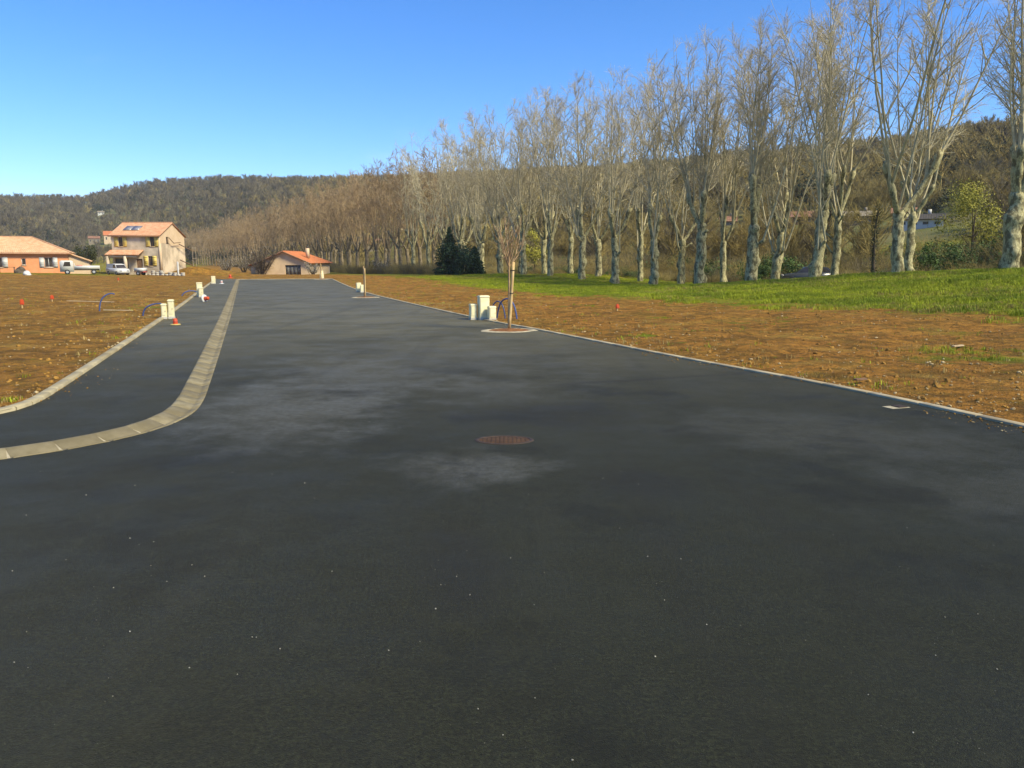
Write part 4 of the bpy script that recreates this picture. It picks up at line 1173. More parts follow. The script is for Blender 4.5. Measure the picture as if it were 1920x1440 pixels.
def two_storey():
    x, y = -46.6, 106.0
    w, d, he, hr = 6.6, 7.0, 5.25, 6.95
    h = thing('two_storey_house', 'half-rendered two-storey house with yellow shutters, porch and rooftop solar panels', 'house', (x, y, z1(x, y) - .1), R(-3))
    F, Rt, Lf, Bk = frames(w, d)
    up = [(-5.65, -5.1, 3.75, 5.0), (-1.35, -.8, 3.75, 5.0)]
    holes = up + [(-1.75, -1.2, 1.2, 2.5), (-3.4, -2.55, .05, 2.15), (-6.3, -4.5, .05, 2.2)]
    gw = (1.7, 2.35, 4.1, 5.05)
    nb = NB(); face_wall(nb, F, -w, 0, 0, he, holes); face_wall(nb, Rt, 0, d, 0, he, [gw]); face_wall(nb, Lf, 0, d, 0, he, []); face_wall(nb, Bk, 0, w, 0, he, [])
    nb.add([(0, 0, he), (0, d, he), (0, d / 2, hr)], None, [[0, 1, 2]]); nb.add([(-w, 0, he), (-w, d, he), (-w, d / 2, hr)], None, [[0, 2, 1]])
    nb.obj('wall', M_BLOCK, h)
    # finished render on the upper gable and the house corner
    g = NB(); e = .015
    g.add([(e, .02, 4.2), (e, 1.69, 4.2), (e, 1.69, he), (e, .02, he)], [[0, 1, 2, 3]]); g.add([(e, 2.36, 3.9), (e, d - .02, 3.5), (e, d - .02, he), (e, 2.36, he)], [[0, 1, 2, 3]])
    g.add([(e, 1.69, 5.06), (e, 2.36, 5.06), (e, 2.36, he), (e, 1.69, he)], [[0, 1, 2, 3]]); g.add([(e, .02, he), (e, d - .02, he), (e, d / 2, hr - .03)], None, [[0, 1, 2]])
    g.obj('render_panel', M_CREAM, h)
    g = NB().box((-.13, -.012, he / 2), (.3, .03, he - .1)); g.box((.012, .13, 2.1), (.03, .26, 4.15)); g.obj('corner_render', M_CREAM, h)
    for q in up: window(h, F, q, M_BROWNW, M_YSHUT, .55)
    window(h, F, holes[2], M_BROWNW, M_YSHUT, .55); window(h, Rt, gw, M_BROWNW, None, sill=False, mull=False)
    g = NB(); g.quad(F(-3.4, .05, .12), F(-2.55, .05, .12), F(-2.55, 2.15, .12), F(-3.4, 2.15, .12)); dr = g.obj('door', M_BROWNW, h)
    NB().box((-2.68, .08, 1.05), (.04, .05, .14)).obj('handle', M_STEEL, dr)
    g = NB(); g.quad(F(-6.3, .05, .13), F(-4.5, .05, .13), F(-4.5, 2.2, .13), F(-6.3, 2.2, .13)); g.obj('garage_door', M_GREYDOOR, h)
    o = .3; ze = he - .05
    nb = NB(); roof_slope(nb, (-w - o, -o, ze), (o * .6, -o, ze), (-w - o, d / 2, hr + .06), (o * .6, d / 2, hr + .06)); roof_slope(nb, (o * .6, d + o, ze), (-w - o, d + o, ze), (o * .6, d / 2, hr + .06), (-w - o, d / 2, hr + .06))
    rf = nb.obj('roof', M_ROOFP, h)
    ridge_tiles(rf, [((-w - o, d / 2, hr + .08), (o * .6, d / 2, hr + .08))], M_TRIM)
    # two panels lying on the front slope
    sl_ = math.atan2(hr - ze, d / 2 + o)
    for k in range(2):
        p = put('solar_panel', NB().box((0, 0, 0), (1.05, 1.35, .05)).mesh('solar_panel', M_SOLAR), h)
        p.location = (-5.0 + k * 1.12, 1.65, ze + (1.65 + o) * math.tan(sl_) + .14); p.rotation_euler = (sl_, 0, 0)
    nb = NB(); roof_slope(nb, (-w - .3, -1.5, 2.66), (-2.3, -1.5, 2.66), (-w - .3, -.01, 3.3), (-2.3, -.01, 3.3)); nb.obj('porch_roof', M_ROOFP, h)
    for px_ in (-6.6, -4.2): NB().box((px_, -1.25, 1.25), (.34, .34, 2.5)).obj('porch_pillar', M_BLOCK, h)
    NB().box((-4.65, -1.25, 2.44), (4.2, .22, .2)).obj('porch_beam', M_BLOCK, h)
    g = NB(); tbox(g, F, -w - o, o * .6, he - .2, he - .08, -o - .06, -o + .01); g.obj('eaves_gutter', M_TRIM, h)
    # scaffold against the gable
    X0, Y0 = x, y
    sc = thing('scaffold', 'light scaffold with two sloping planks against the gable of the two-storey house', 'scaffold', h.location[:], R(-3))
    for a in (7.4, 8.4): NB().tubes([[.9, a, -.2]], [[.9, a, 3.9]], .04, .04, 6).obj('pole', M_STEEL, sc)
    for z in (1.0, 2.2, 3.7): NB().tubes([[.9, 7.2, z]], [[.9, 8.6, z]], .035, .035, 6).obj('rail', M_STEEL, sc)
    for z0_, z1_ in ((4.15, 3.2), (2.0, 1.1)): NB().tubes([[.5, 4.3, z0_]], [[.9, 7.7, z1_]], .07, .07, 4).obj('plank', M_BROWNW, sc)
    g = NB(); g.tubes([[.45, 1.6, 4.95], [.45, 2.9, 4.25]], [[.45, 2.9, 4.25], [.45, 4.9, 4.4]], .05, .05, 5); g.obj('brace', M_BROWNW, sc)
two_storey()

M_PEACH = simple('peach_render', (.58, .42, .25, 1), (.66, .49, .30, 1), 1.0, .9)
def middle_house():
    x, y = -33.9, 133.0
    w, d, he, hr = 8.3, 16.5, 2.15, 3.95
    h = thing('gabled_house', 'small cream house with red tiled roof beyond the end of the road', 'house', (x, y, z1(x, y) - .1), R(1))
    F, Rt, Lf, Bk = frames(w, d)
    hole = [(-3.95, -1.35, .0, 1.75)]; rw = [(3.2, 4.2, .8, 1.8), (8.5, 9.5, .8, 1.8)]
    nb = NB(); face_wall(nb, F, -w, 0, 0, he, hole, .3); face_wall(nb, Rt, 0, d, 0, he, rw); face_wall(nb, Lf, 0, d, 0, he, []); face_wall(nb, Bk, 0, w, 0, he, [])
    nb.add([(-w, 0, he), (0, 0, he), (-w / 2, 0, hr)], None, [[0, 1, 2]])
    nb.obj('wall', M_PEACH, h)
    g = NB(); g.quad(F(-3.95, 0, .28), F(-1.35, 0, .28), F(-1.35, 1.75, .28), F(-3.95, 1.75, .28)); dr = g.obj('garage_door', M_GREYDOOR, h)
    for k in range(4): g = NB(); tbox(g, F, -3.9 + k * .64, -3.32 + k * .64, .1, 1.65, .24, .275); g.obj('panel', M_GREYDOOR, dr)
    for q in rw: window(h, Rt, q, M_WHITE, None)
    o = .5; ze = he - .1
    A, B, Cc, Dd = (-w - o, -o, ze), (o, -o, ze), (o, d + o, ze), (-w - o, d + o, ze); r0, r1 = (-w / 2, -o, hr + .1), (-w / 2, d - w / 2, hr + .1)
    nb = NB(); roof_slope(nb, B, Cc, r0, r1); roof_slope(nb, Dd, A, r1, r0); roof_slope(nb, Cc, Dd, r1, r1)
    rf = nb.obj('roof', M_ROOFR, h)
    ridge_tiles(rf, [(r0, r1), (r1, Cc), (r1, Dd)], M_ROOFR)
    g = NB()
    for p, q in ((r0, B), (r0, A)):
        p, q = np.array(p) - [0, .02, .1], np.array(q) - [0, .02, .1]; g.tubes([p], [q], .09, .09, 4)
    g.obj('verge_board', M_BROWNW, rf)
    ch = NB().box((-1.35, 5.2, 3.75), (.55, .55, 1.7)).obj('chimney', M_CREAM, h)
    NB().box((-1.35, 5.2, 4.78), (.4, .4, .3)).obj('chimney_cap', M_TARP, ch)
    g = NB(); g.box((-w - .75, 1.6, .9), (1.4, 2.6, 1.8)); g.obj('side_wall', M_CREAM, h)
    g = NB(); roof_slope(g, (-w - 1.7, -.1, 1.7), (-w - 1.7, 3.2, 1.7), (-w - .2, -.1, 2.25), (-w - .2, 3.2, 2.25)); g.obj('side_roof', M_ROOFR, h)
middle_house()

def cottage(x, y, rz, w, d, he, hr, wall, roof, label, wins=3, sink=.3):
    h = thing('hillside_house', label, 'house', (x, y, z1(x, y) - sink), rz)
    F, Rt, Lf, Bk = frames(w, d)
    holes = [(-w + (k + .5) * w / wins - .45, -w + (k + .5) * w / wins + .45, he * .35, he * .75) for k in range(wins)]
    nb = NB(); face_wall(nb, F, -w, 0, -1.5, he, holes); face_wall(nb, Rt, 0, d, -1.5, he, []); face_wall(nb, Lf, 0, d, -1.5, he, []); face_wall(nb, Bk, 0, w, -1.5, he, [])
    nb.add([(0, 0, he), (0, d, he), (0, d / 2, hr)], None, [[0, 1, 2]]); nb.add([(-w, 0, he), (-w, d, he), (-w, d / 2, hr)], None, [[0, 2, 1]])
    nb.obj('wall', wall, h)
    for q in holes: window(h, F, q, M_WHITE, None, sill=False, mull=False)
    o = .35
    nb = NB(); roof_slope(nb, (-w - o, -o, he), (o, -o, he), (-w - o, d / 2, hr + .05), (o, d / 2, hr + .05), .35); roof_slope(nb, (o, d + o, he), (-w - o, d + o, he), (o, d / 2, hr + .05), (-w - o, d / 2, hr + .05), .35)
    rf = nb.obj('roof', roof, h)
    NB().box((-w * .3, d * .5, hr + .3), (.5, .5, .8)).obj('chimney', wall, rf)
M_ROOFD = simple('weathered_tiles', (.20, .095, .055, 1), (.28, .15, .09, 1), 2, .9)
M_DULL = simple('weathered_render', (.20, .165, .115, 1), (.28, .235, .165, 1), 2, .9)
cottage(64.5, 143, R(-24), 5.2, 4.5, 1.5, 2.5, M_DULL, M_DULL, 'long pale farm building on the slope between two plane trunks', 4)
cottage(66, 123, R(-27), 6.4, 5, 1.3, 2.2, M_WHITE, M_BROWNROOF if 'M_BROWNROOF' in globals() else M_TARP, 'white house with dark roof on the bank left of the yellow-green tree', 4)
cottage(63.5, 127, R(-27), 3.2, 4, 2.6, 3.5, M_DULL, M_ROOFD, 'small cream house with red roof above the white house on the bank', 2)
cottage(60, 160, R(-20), 5.6, 5, 1.4, 2.6, M_BROWNW, M_ROOFD, 'house with red roof half hidden behind plane trunks on the slope', 3)
cottage(49.5, 178, R(-15), 3.2, 4, 1.0, 2.2, M_DULL, M_ROOFD, 'tiny red roofed house seen between the plane trunks', 2)
cottage(-43.5, 272, R(8), 7, 6, 1.6, 3.6, M_DULL, M_ROOFD, 'pinkish roofed house among trees right of the middle house', 3)
cottage(-351, 693, R(25), 5, 5, 1.8, 3, M_WHITE, M_DULL, 'white house high up on the left wooded hill', 2, .1)
cottage(-268, 546, R(25), 9, 7, 4.5, 7.5, M_CREAM, M_ROOFR, 'red roofed house showing above the roof of the two-storey house', 3)
cottage(-284, 552, R(25), 7, 6, 3.5, 5.2, M_DULL, M_ROOFD, 'pinkish house between the evergreen and the two-storey house', 3)

# ------------------------------------------------------------------ other trees and shrubs
def broadleaf(name, label, cat, x, y, H, w, mat, leaf=.12, n=1600, trunk=.12, base=.25, seed=1, shell=.5, group=None):
    r = np.random.RandomState(seed); t = thing(name, label, cat, (x, y, z1(x, y) - .05), 0, group)
    k = 14; C = r.normal(0, 1, (k, 3)) * [w * .26, w * .26, H * .17] + [0, 0, H * (.5 + base * .35)]
    C[:, 2] = np.clip(C[:, 2], H * base + .2, H * .9)
    nb = NB(); leaf_cloud(nb, r, C, r.uniform(.16, .30, (k, 3)) * w * [1, 1, 1.15], n, leaf, shell=shell)
    nb.obj('crown', mat, t)
    st = NB(); P = curve_path((0, 0, -.2), (0, 0, 1), H * .7, 6, .1, .05, r); st.sweep(P, np.linspace(trunk, trunk * .35, 7), 7)
    q = P[r.randint(1, 5, 10)]; st.tubes(q, C[r.randint(0, k, 10)], trunk * .35, trunk * .12, 4)
    st.obj('trunk', M_DARKBARK, t)
    return t
def fir(label, x, y, H, w, seed):
    r = np.random.RandomState(seed); t = thing('fir_tree', label, 'tree', (x, y, z1(x, y) - .05))
    nb = NB(); P = []; A = []
    L = 30
    for k in range(L):
        f = k / (L - 1.); z = H * (.04 + .93 * f); R_ = w * .5 * (1 - f) ** .85 * r.uniform(.85, 1.1) + .06
        m = int(6 + 6 * (1 - f))
        for j in range(m):
            an = 6.283 * j / m + r.uniform(-.25, .25) + k * .7; rl = R_ * r.uniform(.75, 1.12)
            q = np.linspace(.12, 1, max(4, int(rl / .09)))
            p = np.c_[np.cos(an) * rl * q, np.sin(an) * rl * q, z - .22 * rl * q + .10 * rl * q ** 2 + r.uniform(-.12, .12)]
            P.append(p); A.append(np.tile([np.cos(an), np.sin(an), -.1], (len(p), 1)))
    P = np.vstack(P); A = np.vstack(A); n = len(P)
    P = np.repeat(P, 3, 0) + r.normal(0, .05, (3 * n, 3)); A = unit(np.repeat(A, 3, 0) + r.normal(0, .45, (3 * n, 3)))
    c = unit(np.cross(A, r.normal(0, 1, (3 * n, 3)))); s = r.uniform(.10, .22, (3 * n, 1))
    V = np.stack([P - A * s, P + c * s * .35, P + A * s, P - c * s * .35], 1).reshape(-1, 3)
    nb.add(V, np.arange(3 * n)[:, None] * 4 + np.array([[0, 1, 2, 3]])); nb.obj('crown', M_FIR, t)
    NB().sweep(np.c_[np.zeros(6), np.zeros(6), np.linspace(-.2, H * .97, 6)], np.linspace(.11, .02, 6), 7).obj('trunk', M_DARKBARK, t)
def shrub(name, label, x, y, H, w, seed, blossom=0, twigmat=M_GTWIG, blm=M_BLOS, tr=.018, n=420, cat='shrub'):
    r = np.random.RandomState(seed); t = thing(name, label, cat, (x, y, z1(x, y) - .05))
    k = 16; an = r.uniform(0, 6.28, k)
    d = unit(np.c_[np.cos(an) * r.uniform(.15, .75, k), np.sin(an) * r.uniform(.15, .75, k), np.ones(k)])
    p = np.c_[r.normal(0, .12, (k, 2)), np.full(k, -.1)]; e = p + d * H * r.uniform(.55, .95, (k, 1)); e[:, :2] *= min(1.3, w / H + .4)
    NB().tubes(p, e, tr * 2, tr, 4).obj('stems', M_DARKBARK, t)
    j = r.randint(0, k, n); f = r.uniform(.25, 1, (n, 1)); q = p[j] * (1 - f) + e[j] * f
    q1 = q + unit(d[j] + r.normal(0, .6, (n, 3))) * r.uniform(.1, .3, (n, 1)) * w * .9
    nb = NB().tubes(q, q1, tr * .55, tr * .3, 3); nb.obj('crown', twigmat, t)
    if blossom:
        c = q + (q1 - q) * r.uniform(.3, 1, (n, 1)); c = np.repeat(c, blossom, 0) + r.normal(0, .07, (n * blossom, 3)); m = len(c)
        a = unit(r.normal(0, 1, (m, 3))); b = unit(np.cross(a, r.normal(0, 1, (m, 3)))); s = r.uniform(.02, .05, (m, 1))
        NB().add(np.stack([c - a * s, c + b * s, c + a * s, c - b * s], 1).reshape(-1, 3), np.arange(m)[:, None] * 4 + np.array([[0, 1, 2, 3]])).obj('blossom', blm, t)
fir('dark green fir with a pointed top in front of the receding avenue', -7.9, 101, 6.0, 4.2, 31)
fir('short dark fir at the right end of the evergreen clump', -4.75, 101.5, 3.6, 3.0, 32)
broadleaf('evergreen_shrub', 'rounded dark evergreen shrub between the two firs', 'shrub', -6.3, 101.2, 3.9, 4.6, M_FIR, .14, 4800, .07, .05, 33, .35)
broadleaf('evergreen_tree', 'dark round evergreen tree between the bungalow and the two-storey house', 'tree', -62.6, 117.5, 4.6, 3.4, M_OAK, .13, 2200, .10, .08, 34, .35)
broadleaf('willow_tree', 'yellow-green tree in fresh leaf behind the rightmost plane trees', 'tree', 45.2, 79, 8.8, 6.6, M_SPRING, .10, 7500, .14, .3, 35, .3)
broadleaf('willow_tree', 'yellow-green tree in fresh leaf behind the staked sapling', 'tree', 3.2, 116, 6.4, 4.0, M_SPRING, .12, 3200, .10, .25, 36, .3)
broadleaf('laurel_shrub', 'dark green laurel behind the parked car', 'shrub', 24.6, 71.0, 2.6, 3.6, M_SHRUB, .10, 2000, .06, .02, 37, .35)
broadleaf('laurel_shrub', 'dark green laurel between two trunks left of the parked car', 'shrub', 21.9, 71.6, 2.2, 2.6, M_SHRUB, .10, 1400, .06, .02, 38, .35)
broadleaf('laurel_shrub', 'dark green bush near the base of the U-forked plane tree', 'shrub', 31.5, 60.5, 2.6, 1.8, M_SHRUB, .10, 1200, .06, .02, 39, .35)
broadleaf('hedge_shrub', 'olive green hedge bush between the U-forked and the rightmost plane tree', 'shrub', 36.5, 66.5, 2.9, 3.2, M_SHRUB, .10, 1800, .06, .02, 40, .35)
broadleaf('hedge_shrub', 'olive green hedge bush just left of the rightmost plane tree', 'shrub', 40.5, 68.0, 3.0, 3.4, M_SHRUB, .10, 1800, .06, .02, 41, .35)
broadleaf('hedge_shrub', 'olive green hedge bush under the yellow-green tree', 'shrub', 43.2, 72.5, 3.0, 4.0, M_SHRUB, .10, 2000, .06, .02, 43, .35)
broadleaf('hedge_shrub', 'olive green hedge bush below the white house on the bank', 'shrub', 38.0, 74.0, 2.6, 4.0, M_SHRUB, .10, 2000, .06, .02, 44, .35)
broadleaf('green_shrub', 'green bush below the pinkish roof right of the middle house', 'shrub', -26.5, 152, 3.0, 3.4, M_OAK, .13, 1200, .06, .02, 42, .35)
shrub('blossom_shrub', 'pale blossoming shrub in front of the middle house', -32.0, 128, 2.2, 3.2, 51, 4, tr=.02)
shrub('blossom_shrub', 'pale blossoming shrub right of the middle house by the white post', -22.5, 138, 3.2, 3.0, 52, 3, tr=.025)
for k, (x, y, hh) in enumerate([(-52.5, 146, 3.4), (-50, 149, 3.8), (-47.5, 147, 3.2), (-45.3, 145, 2.6)]):
    shrub('thicket_shrub', 'pale grey bare shrub, %s from the left in the thicket left of the middle house' % ['first', 'second', 'third', 'fourth'][k], x, y, hh, 2.6, 60 + k, 2, tr=.03, n=500)
shrub('dead_tree', 'dark bare tree with dense twigs at the left corner of the middle house', -41.2, 131.5, 4.4, 4.2, 70, 0, M_DARKBARK, tr=.035, n=900, cat='tree')
def ivy_on(x, y, h, seed, label):
    r = np.random.RandomState(seed); z = z1(x, y)
    t = thing('ivy_trunk', label, 'tree', (x, y, z - .05))
    P = curve_path((0, 0, -.2), (.05, 0, 1), h, 9, .05, .05, r); NB().sweep(P, np.linspace(.16, .05, 10), 7).obj('trunk', M_DARKBARK, t)
    nb = NB(); leaf_cloud(nb, r, P[1:], np.tile([.30, .30, .55], (9, 1)), 900, .07, shell=.5); nb.obj('ivy', M_IVY, t)
    q = np.repeat(P[5:], 8, 0); nb = NB().tubes(q, q + unit(r.normal(0, 1, (len(q), 3)) + [0, 0, 1.0]) * r.uniform(.8, 2.6, (len(q), 1)), .02, .008, 3); nb.obj('crown', M_HTWIG, t)
ivy_on(26.6, 58.6, 5.2, 81, 'dark ivy-covered trunk just left of the U-forked plane tree')
ivy_on(24.4, 63.5, 6.5, 82, 'dark ivy-covered trunk rising beside the third plane tree')
ivy_on(17.6, 76.8, 5.0, 83, 'dark ivy-covered trunk behind the fifth plane tree')

# ------------------------------------------------------------------ vehicles
def wheel(root, x, y, r, side):
    t = NB().lathe([(r * .55, -.1), (r * .95, -.1), (r, -.07), (r, .07), (r * .95, .1), (r * .55, .1)], (0, 0, 0), 18, axis='y').obj('wheel', M_TYRE, root, True)
    t.location = (x, y, r)
    NB().lathe([(0, .075 * side), (r * .5, .085 * side), (r * .6, .07 * side), (r * .6, 0)], (0, 0, 0), 14, axis='y').obj('rim', M_RIM, t)
def car_like(name, label, cat, x, y, rz, body, cabin, W_, paint, wheels, wr, windows, zoff=0.0, lamps=None):
    h = thing(name, label, cat, (x, y, z1(x, y) + zoff), rz)
    NB().extrude(body, -W_ / 2, W_ / 2, inset=.05).obj('body', paint, h)
    c = np.array(cabin); n = len(c)
    V = np.vstack([np.c_[c[:, 0], np.full(n, -W_ / 2 + .04) + (c[:, 1] - c[:, 1].min()) * .16, c[:, 1]], np.c_[c[:, 0], np.full(n, W_ / 2 - .04) - (c[:, 1] - c[:, 1].min()) * .16, c[:, 1]]])
    nb = NB().add(V, [[i, (i + 1) % n, n + (i + 1) % n, n + i] for i in range(n)]); nb.add(V, None, [[0, i + 1, i] for i in range(1, n - 1)] + [[n, n + i, n + i + 1] for i in range(1, n - 1)])
    nb.obj('cabin', paint, h)
    zmin = c[:, 1].min()
    for wq in windows:
        for sd in (-1, 1):
            P = [(px_, sd * (W_ / 2 - .04 - (pz - zmin) * .16 + .008), pz) for px_, pz in wq]
            NB().add(P, None, [[0, i, i + 1][::-sd] for i in range(1, len(P) - 1)]).obj('side_window', M_GLASS, h)
    for i in (0, n - 2):
        a, b = (c[0], c[1]) if i == 0 else (c[n - 1], c[n - 2])
        lo, hi = a + (b - a) * .12, a + (b - a) * .88
        dx = .012 * (1 if a[0] > c[:, 0].mean() else -1)
        yl, yh = W_ / 2 - .1 - (lo[1] - zmin) * .16, W_ / 2 - .1 - (hi[1] - zmin) * .16
        NB().quad((lo[0] + dx, -yl, lo[1]), (lo[0] + dx, yl, lo[1]), (hi[0] + dx, yh, hi[1] + .004), (hi[0] + dx, -yh, hi[1] + .004)).obj('windscreen', M_GLASS, h)
    for wx in wheels:
        for sd in (-1, 1): wheel(h, wx, sd * (W_ / 2 - .06), wr, sd)
    xf = max(p[0] for p in body)
    for sd in (-1, 1): NB().box((xf - .04, sd * (W_ / 2 - .3), .68), (.12, .34, .16)).obj('headlight', M_RIM, h)
    return h
CARB = [(-2.1, .3), (-2.15, .62), (-2.05, .92), (-1.0, .95), (.8, .92), (1.75, .78), (2.08, .62), (2.1, .32), (1.7, .24), (-1.7, .24)]
CARC = [(1.05, .90), (.35, 1.38), (-.6, 1.46), (-1.45, 1.36), (-1.95, .92)]
car_like('parked_car', 'dark grey car parked behind the third plane tree', 'car', 25.0, 67.2, R(165), CARB, CARC, 1.72, M_CARG, (-1.3, 1.3), .31,
         [[(.85, .95), (.30, 1.32), (-.35, 1.38), (-.35, .95)], [(-.45, .95), (-.45, 1.38), (-1.35, 1.29), (-1.65, .98)]])
VANB = [(-2.0, .3), (-2.05, .8), (-2.0, 1.0), (-1.0, 1.05), (1.0, 1.05), (1.75, .95), (2.05, .7), (2.08, .32), (1.7, .25), (-1.7, .25)]
VANC = [(1.25, 1.0), (.75, 1.62), (-.2, 1.72), (-1.9, 1.70), (-1.98, 1.0)]
car_like('white_van', 'white van with sloping bonnet parked before the porch of the two-storey house', 'van', -49.6, 100.2, R(-38), VANB, VANC, 1.7, M_CARW, (-1.3, 1.3), .31,
         [[(1.08, 1.05), (.68, 1.55), (.1, 1.6), (.1, 1.05)]], .0).scale = (.82, .82, .82)
def lorry():
    x, y = -53.6, 96.0
    h = thing('flatbed_lorry', 'white flatbed lorry parked beside the orange bungalow', 'lorry', (x, y, z1(x, y) - .02), R(28))
    h.scale = (.88, .88, .88)
    NB().extrude([(-.85, .35), (-.85, 1.75), (-.6, 1.88), (.55, 1.88), (.75, 1.75), (.8, .35)], -.85, .85, inset=.02).obj('cab', M_CARW, h)
    NB().quad((-.45, -.875, 1.1), (.45, -.875, 1.1), (.40, -.875, 1.7), (-.25, -.875, 1.7)).obj('side_window', M_GLASS, h)
    NB().quad((-.865, .7, 1.05), (-.865, -.7, 1.05), (-.80, -.65, 1.7), (-.80, .65, 1.7)).obj('windscreen', M_GLASS, h)
    NB().box((2.4, 0, .62), (3.1, 1.5, .14)).obj('chassis', M_TARP, h)
    for sd in (-1, 1): NB().box((2.4, sd * .86, .95), (3.1, .06, .45)).obj('side_board', M_CARW, h)
    NB().box((3.93, 0, .95), (.06, 1.7, .5)).obj('tail_board', M_CARW, h); NB().box((.88, 0, 1.1), (.06, 1.7, .85)).obj('head_board', M_CARW, h)
    NB().box((3.95, 0, .72), (.05, 1.7, .76)).obj('rear_flap', M_CARW, h)
    NB().box((1.5, -.55, 1.12), (.7, .4, .26)).obj('tool_box', M_RED, h)
    for wx in (0, 3.2):
        for sd in (-1, 1): wheel(h, wx, sd * .78, .33, sd)
lorry()

# ------------------------------------------------------------------ building-site bits by the houses
def lump(name, label, cat, x, y, size, mat, seed, z=0.0):
    r = np.random.RandomState(seed)
    bm = bmesh.new(); bmesh.ops.create_icosphere(bm, subdivisions=3, radius=.5)
    ph = r.uniform(0, 6.28, 6)
    for v in bm.verts:
        k = 1 + .16 * math.sin(5 * v.co.x + ph[0]) + .14 * math.sin(7 * v.co.y + ph[1] + 4 * v.co.z) + .10 * math.sin(11 * v.co.z + 6 * v.co.x + ph[2]) + r.uniform(-.03, .03)
        v.co = Vector((v.co.x * size[0] * k, v.co.y * size[1] * k, max(-.1, v.co.z) * size[2] * k))
    me = bpy.data.meshes.new(name); bm.to_mesh(me); bm.free(); me.materials.append(mat)
    o = put(name, me); o.location = (x, y, z1(x, y) + z)
    return tag(o, label, cat)
lump('white_sack', 'crumpled white sack lying in the grass before the bungalow', 'sack', -54.2, 89.0, (.9, .6, .95), M_WHITEP, 1)
lump('covered_heap', 'dark tarpaulin heap beside the leftmost white shutter of the bungalow', 'heap', -61.2, 94.2, (1.0, .9, 1.9), M_TARP, 2)
lump('covered_heap', 'brown low heap in front of the small window of the bungalow', 'heap', -58.6, 95.0, (1.3, .9, 1.5), M_DARKBARK, 3)
tb = thing('garden_table', 'dark table in front of the left window of the bungalow', 'table', (-60.0, 94.6, z1(-60, 94.6)), R(26))
NB().box((0, 0, .72), (1.7, .8, .05)).obj('tabletop', M_BROWNW, tb)
for sx in (-.75, .75):
    for sy in (-.32, .32): NB().box((sx, sy, .35), (.06, .06, .7)).obj('leg', M_BROWNW, tb)
blk = NB().box((0, 0, .1), (.5, .2, .2)).mesh('block', M_PALEBLOCK)
for k, (x, y, nx, nz, lab) in enumerate([(-45.9, 101.8, 4, 1, 'low row of pale blocks left of the stacked ones before the two-storey house'), (-44.9, 101.2, 3, 3, 'tallest stack of pale building blocks before the two-storey house'),
                                         (-43.4, 101.0, 4, 2, 'middle stack of pale building blocks near the corner of the two-storey house'), (-41.9, 100.6, 3, 2, 'rightmost stack of pale building blocks beside the upright tube')]):
    t = thing('block_stack', lab, 'building blocks', (x, y, z1(x, y)), R(-8), 'stacks of pale building blocks')
    for i in range(nx):
        for j in range(nz):
            if j == nz - 1 and i % 2 and nz > 1: continue
            o = put('block', blk, t); o.location = ((i - nx / 2) * .52, (i * 37 % 5) * .02, j * .205); o.rotation_euler = (0, 0, (i * 13 % 7 - 3) * .03)
up_ = NB().lathe([(.0, 1.75), (.09, 1.75), (.11, 1.7), (.11, 0)], (0, 0, 0), 10).obj('upright_tube', M_WHITEP); up_.location = (-42.3, 100.9, z1(-42.3, 100.9))
tag(up_, 'pale upright tube standing among the block stacks', 'tube')
tr_ = thing('small_trailer', 'small white trailer with red frame before the porch', 'trailer', (-47.0, 100.8, z1(-47, 100.8)), R(-8))
NB().box((0, 0, .72), (1.25, .9, .42)).obj('box', M_CARW, tr_); NB().box((0, 0, .44), (1.3, .8, .1)).obj('frame', M_RED, tr_)
for sd in (-1, 1): wheel(tr_, 0, sd * .55, .26, sd)

# ------------------------------------------------------------------ street furniture
BX = 'cream service boxes along the kerbs'
def service_box(x, y, w, d, h, rz, label, z=None, cap=True):
    z = z1(x, y) if z is None else z
    b = thing('service_box', label, 'service box', (x, y, z - .05), rz, BX)
    soft_box('body', (w, d, h - .05), M_CREAMBOX, b, (0, 0, 0), .012)
    soft_box('lid', (w + .03, d + .03, .07), M_CREAMBOX, b, (0, 0, h - .05), .02, (.96, .94))
    soft_box('door', (w - .06, .014, h * .62), M_CREAMBOX, b, (0, -d / 2 - .005, h * .28), .005)
    soft_box('plinth', (w + .02, d + .02, .10), M_PALEBLOCK, b, (0, 0, 0), .008)
    NB().lathe([(0, .012), (.016, .012), (.02, 0)], (0, 0, 0), 8, axis='y').obj('lock', M_STEEL, b).location = (w * .3, -d / 2 - .022, h * .55)
RA = TH * -1                                       # road bearing as a rotation
service_box(-1.02, 28.25, .36, .30, .86, R(20), 'tall cream box in the middle of the group by the staked sapling', .03)
service_box(-1.40, 28.28, .22, .24, .56, R(20), 'short cream box left of the tall one by the staked sapling', .03)
service_box(-.72, 27.95, .25, .26, .50, R(20), 'short cream box right of the tall one by the staked sapling', .03)
service_box(-12.36, 28.08, .17, .2, .54, R(12), 'shorter cream box of the near pair on the left kerb', .07)
service_box(-12.16, 28.2, .18, .22, .68, R(12), 'taller cream box of the near pair on the left kerb', .07)
service_box(-17.72, 45.0, .28, .28, .82, R(12), 'taller cream box of the second pair on the left kerb', .07)
service_box(-17.55, 44.75, .22, .24, .55, R(12), 'shorter cream box of the second pair on the left kerb', .07)
service_box(-26.45, 70.4, .32, .28, .68, R(12), 'cream box farthest along the left kerb', .07)
service_box(-10.22, 52.9, .30, .28, .62, R(20), 'left cream box of the pair behind the bare stake', .03)
service_box(-9.92, 52.5, .24, .26, .50, R(20), 'right cream box of the pair behind the bare stake', .03)
service_box(-21.9, 91.6, .42, .3, .58, R(20), 'wide low cream box at the far end of the road', .03)
service_box(-21.95, 91.95, .26, .26, .92, R(20), 'tall narrow cream box at the far end of the road', .03)
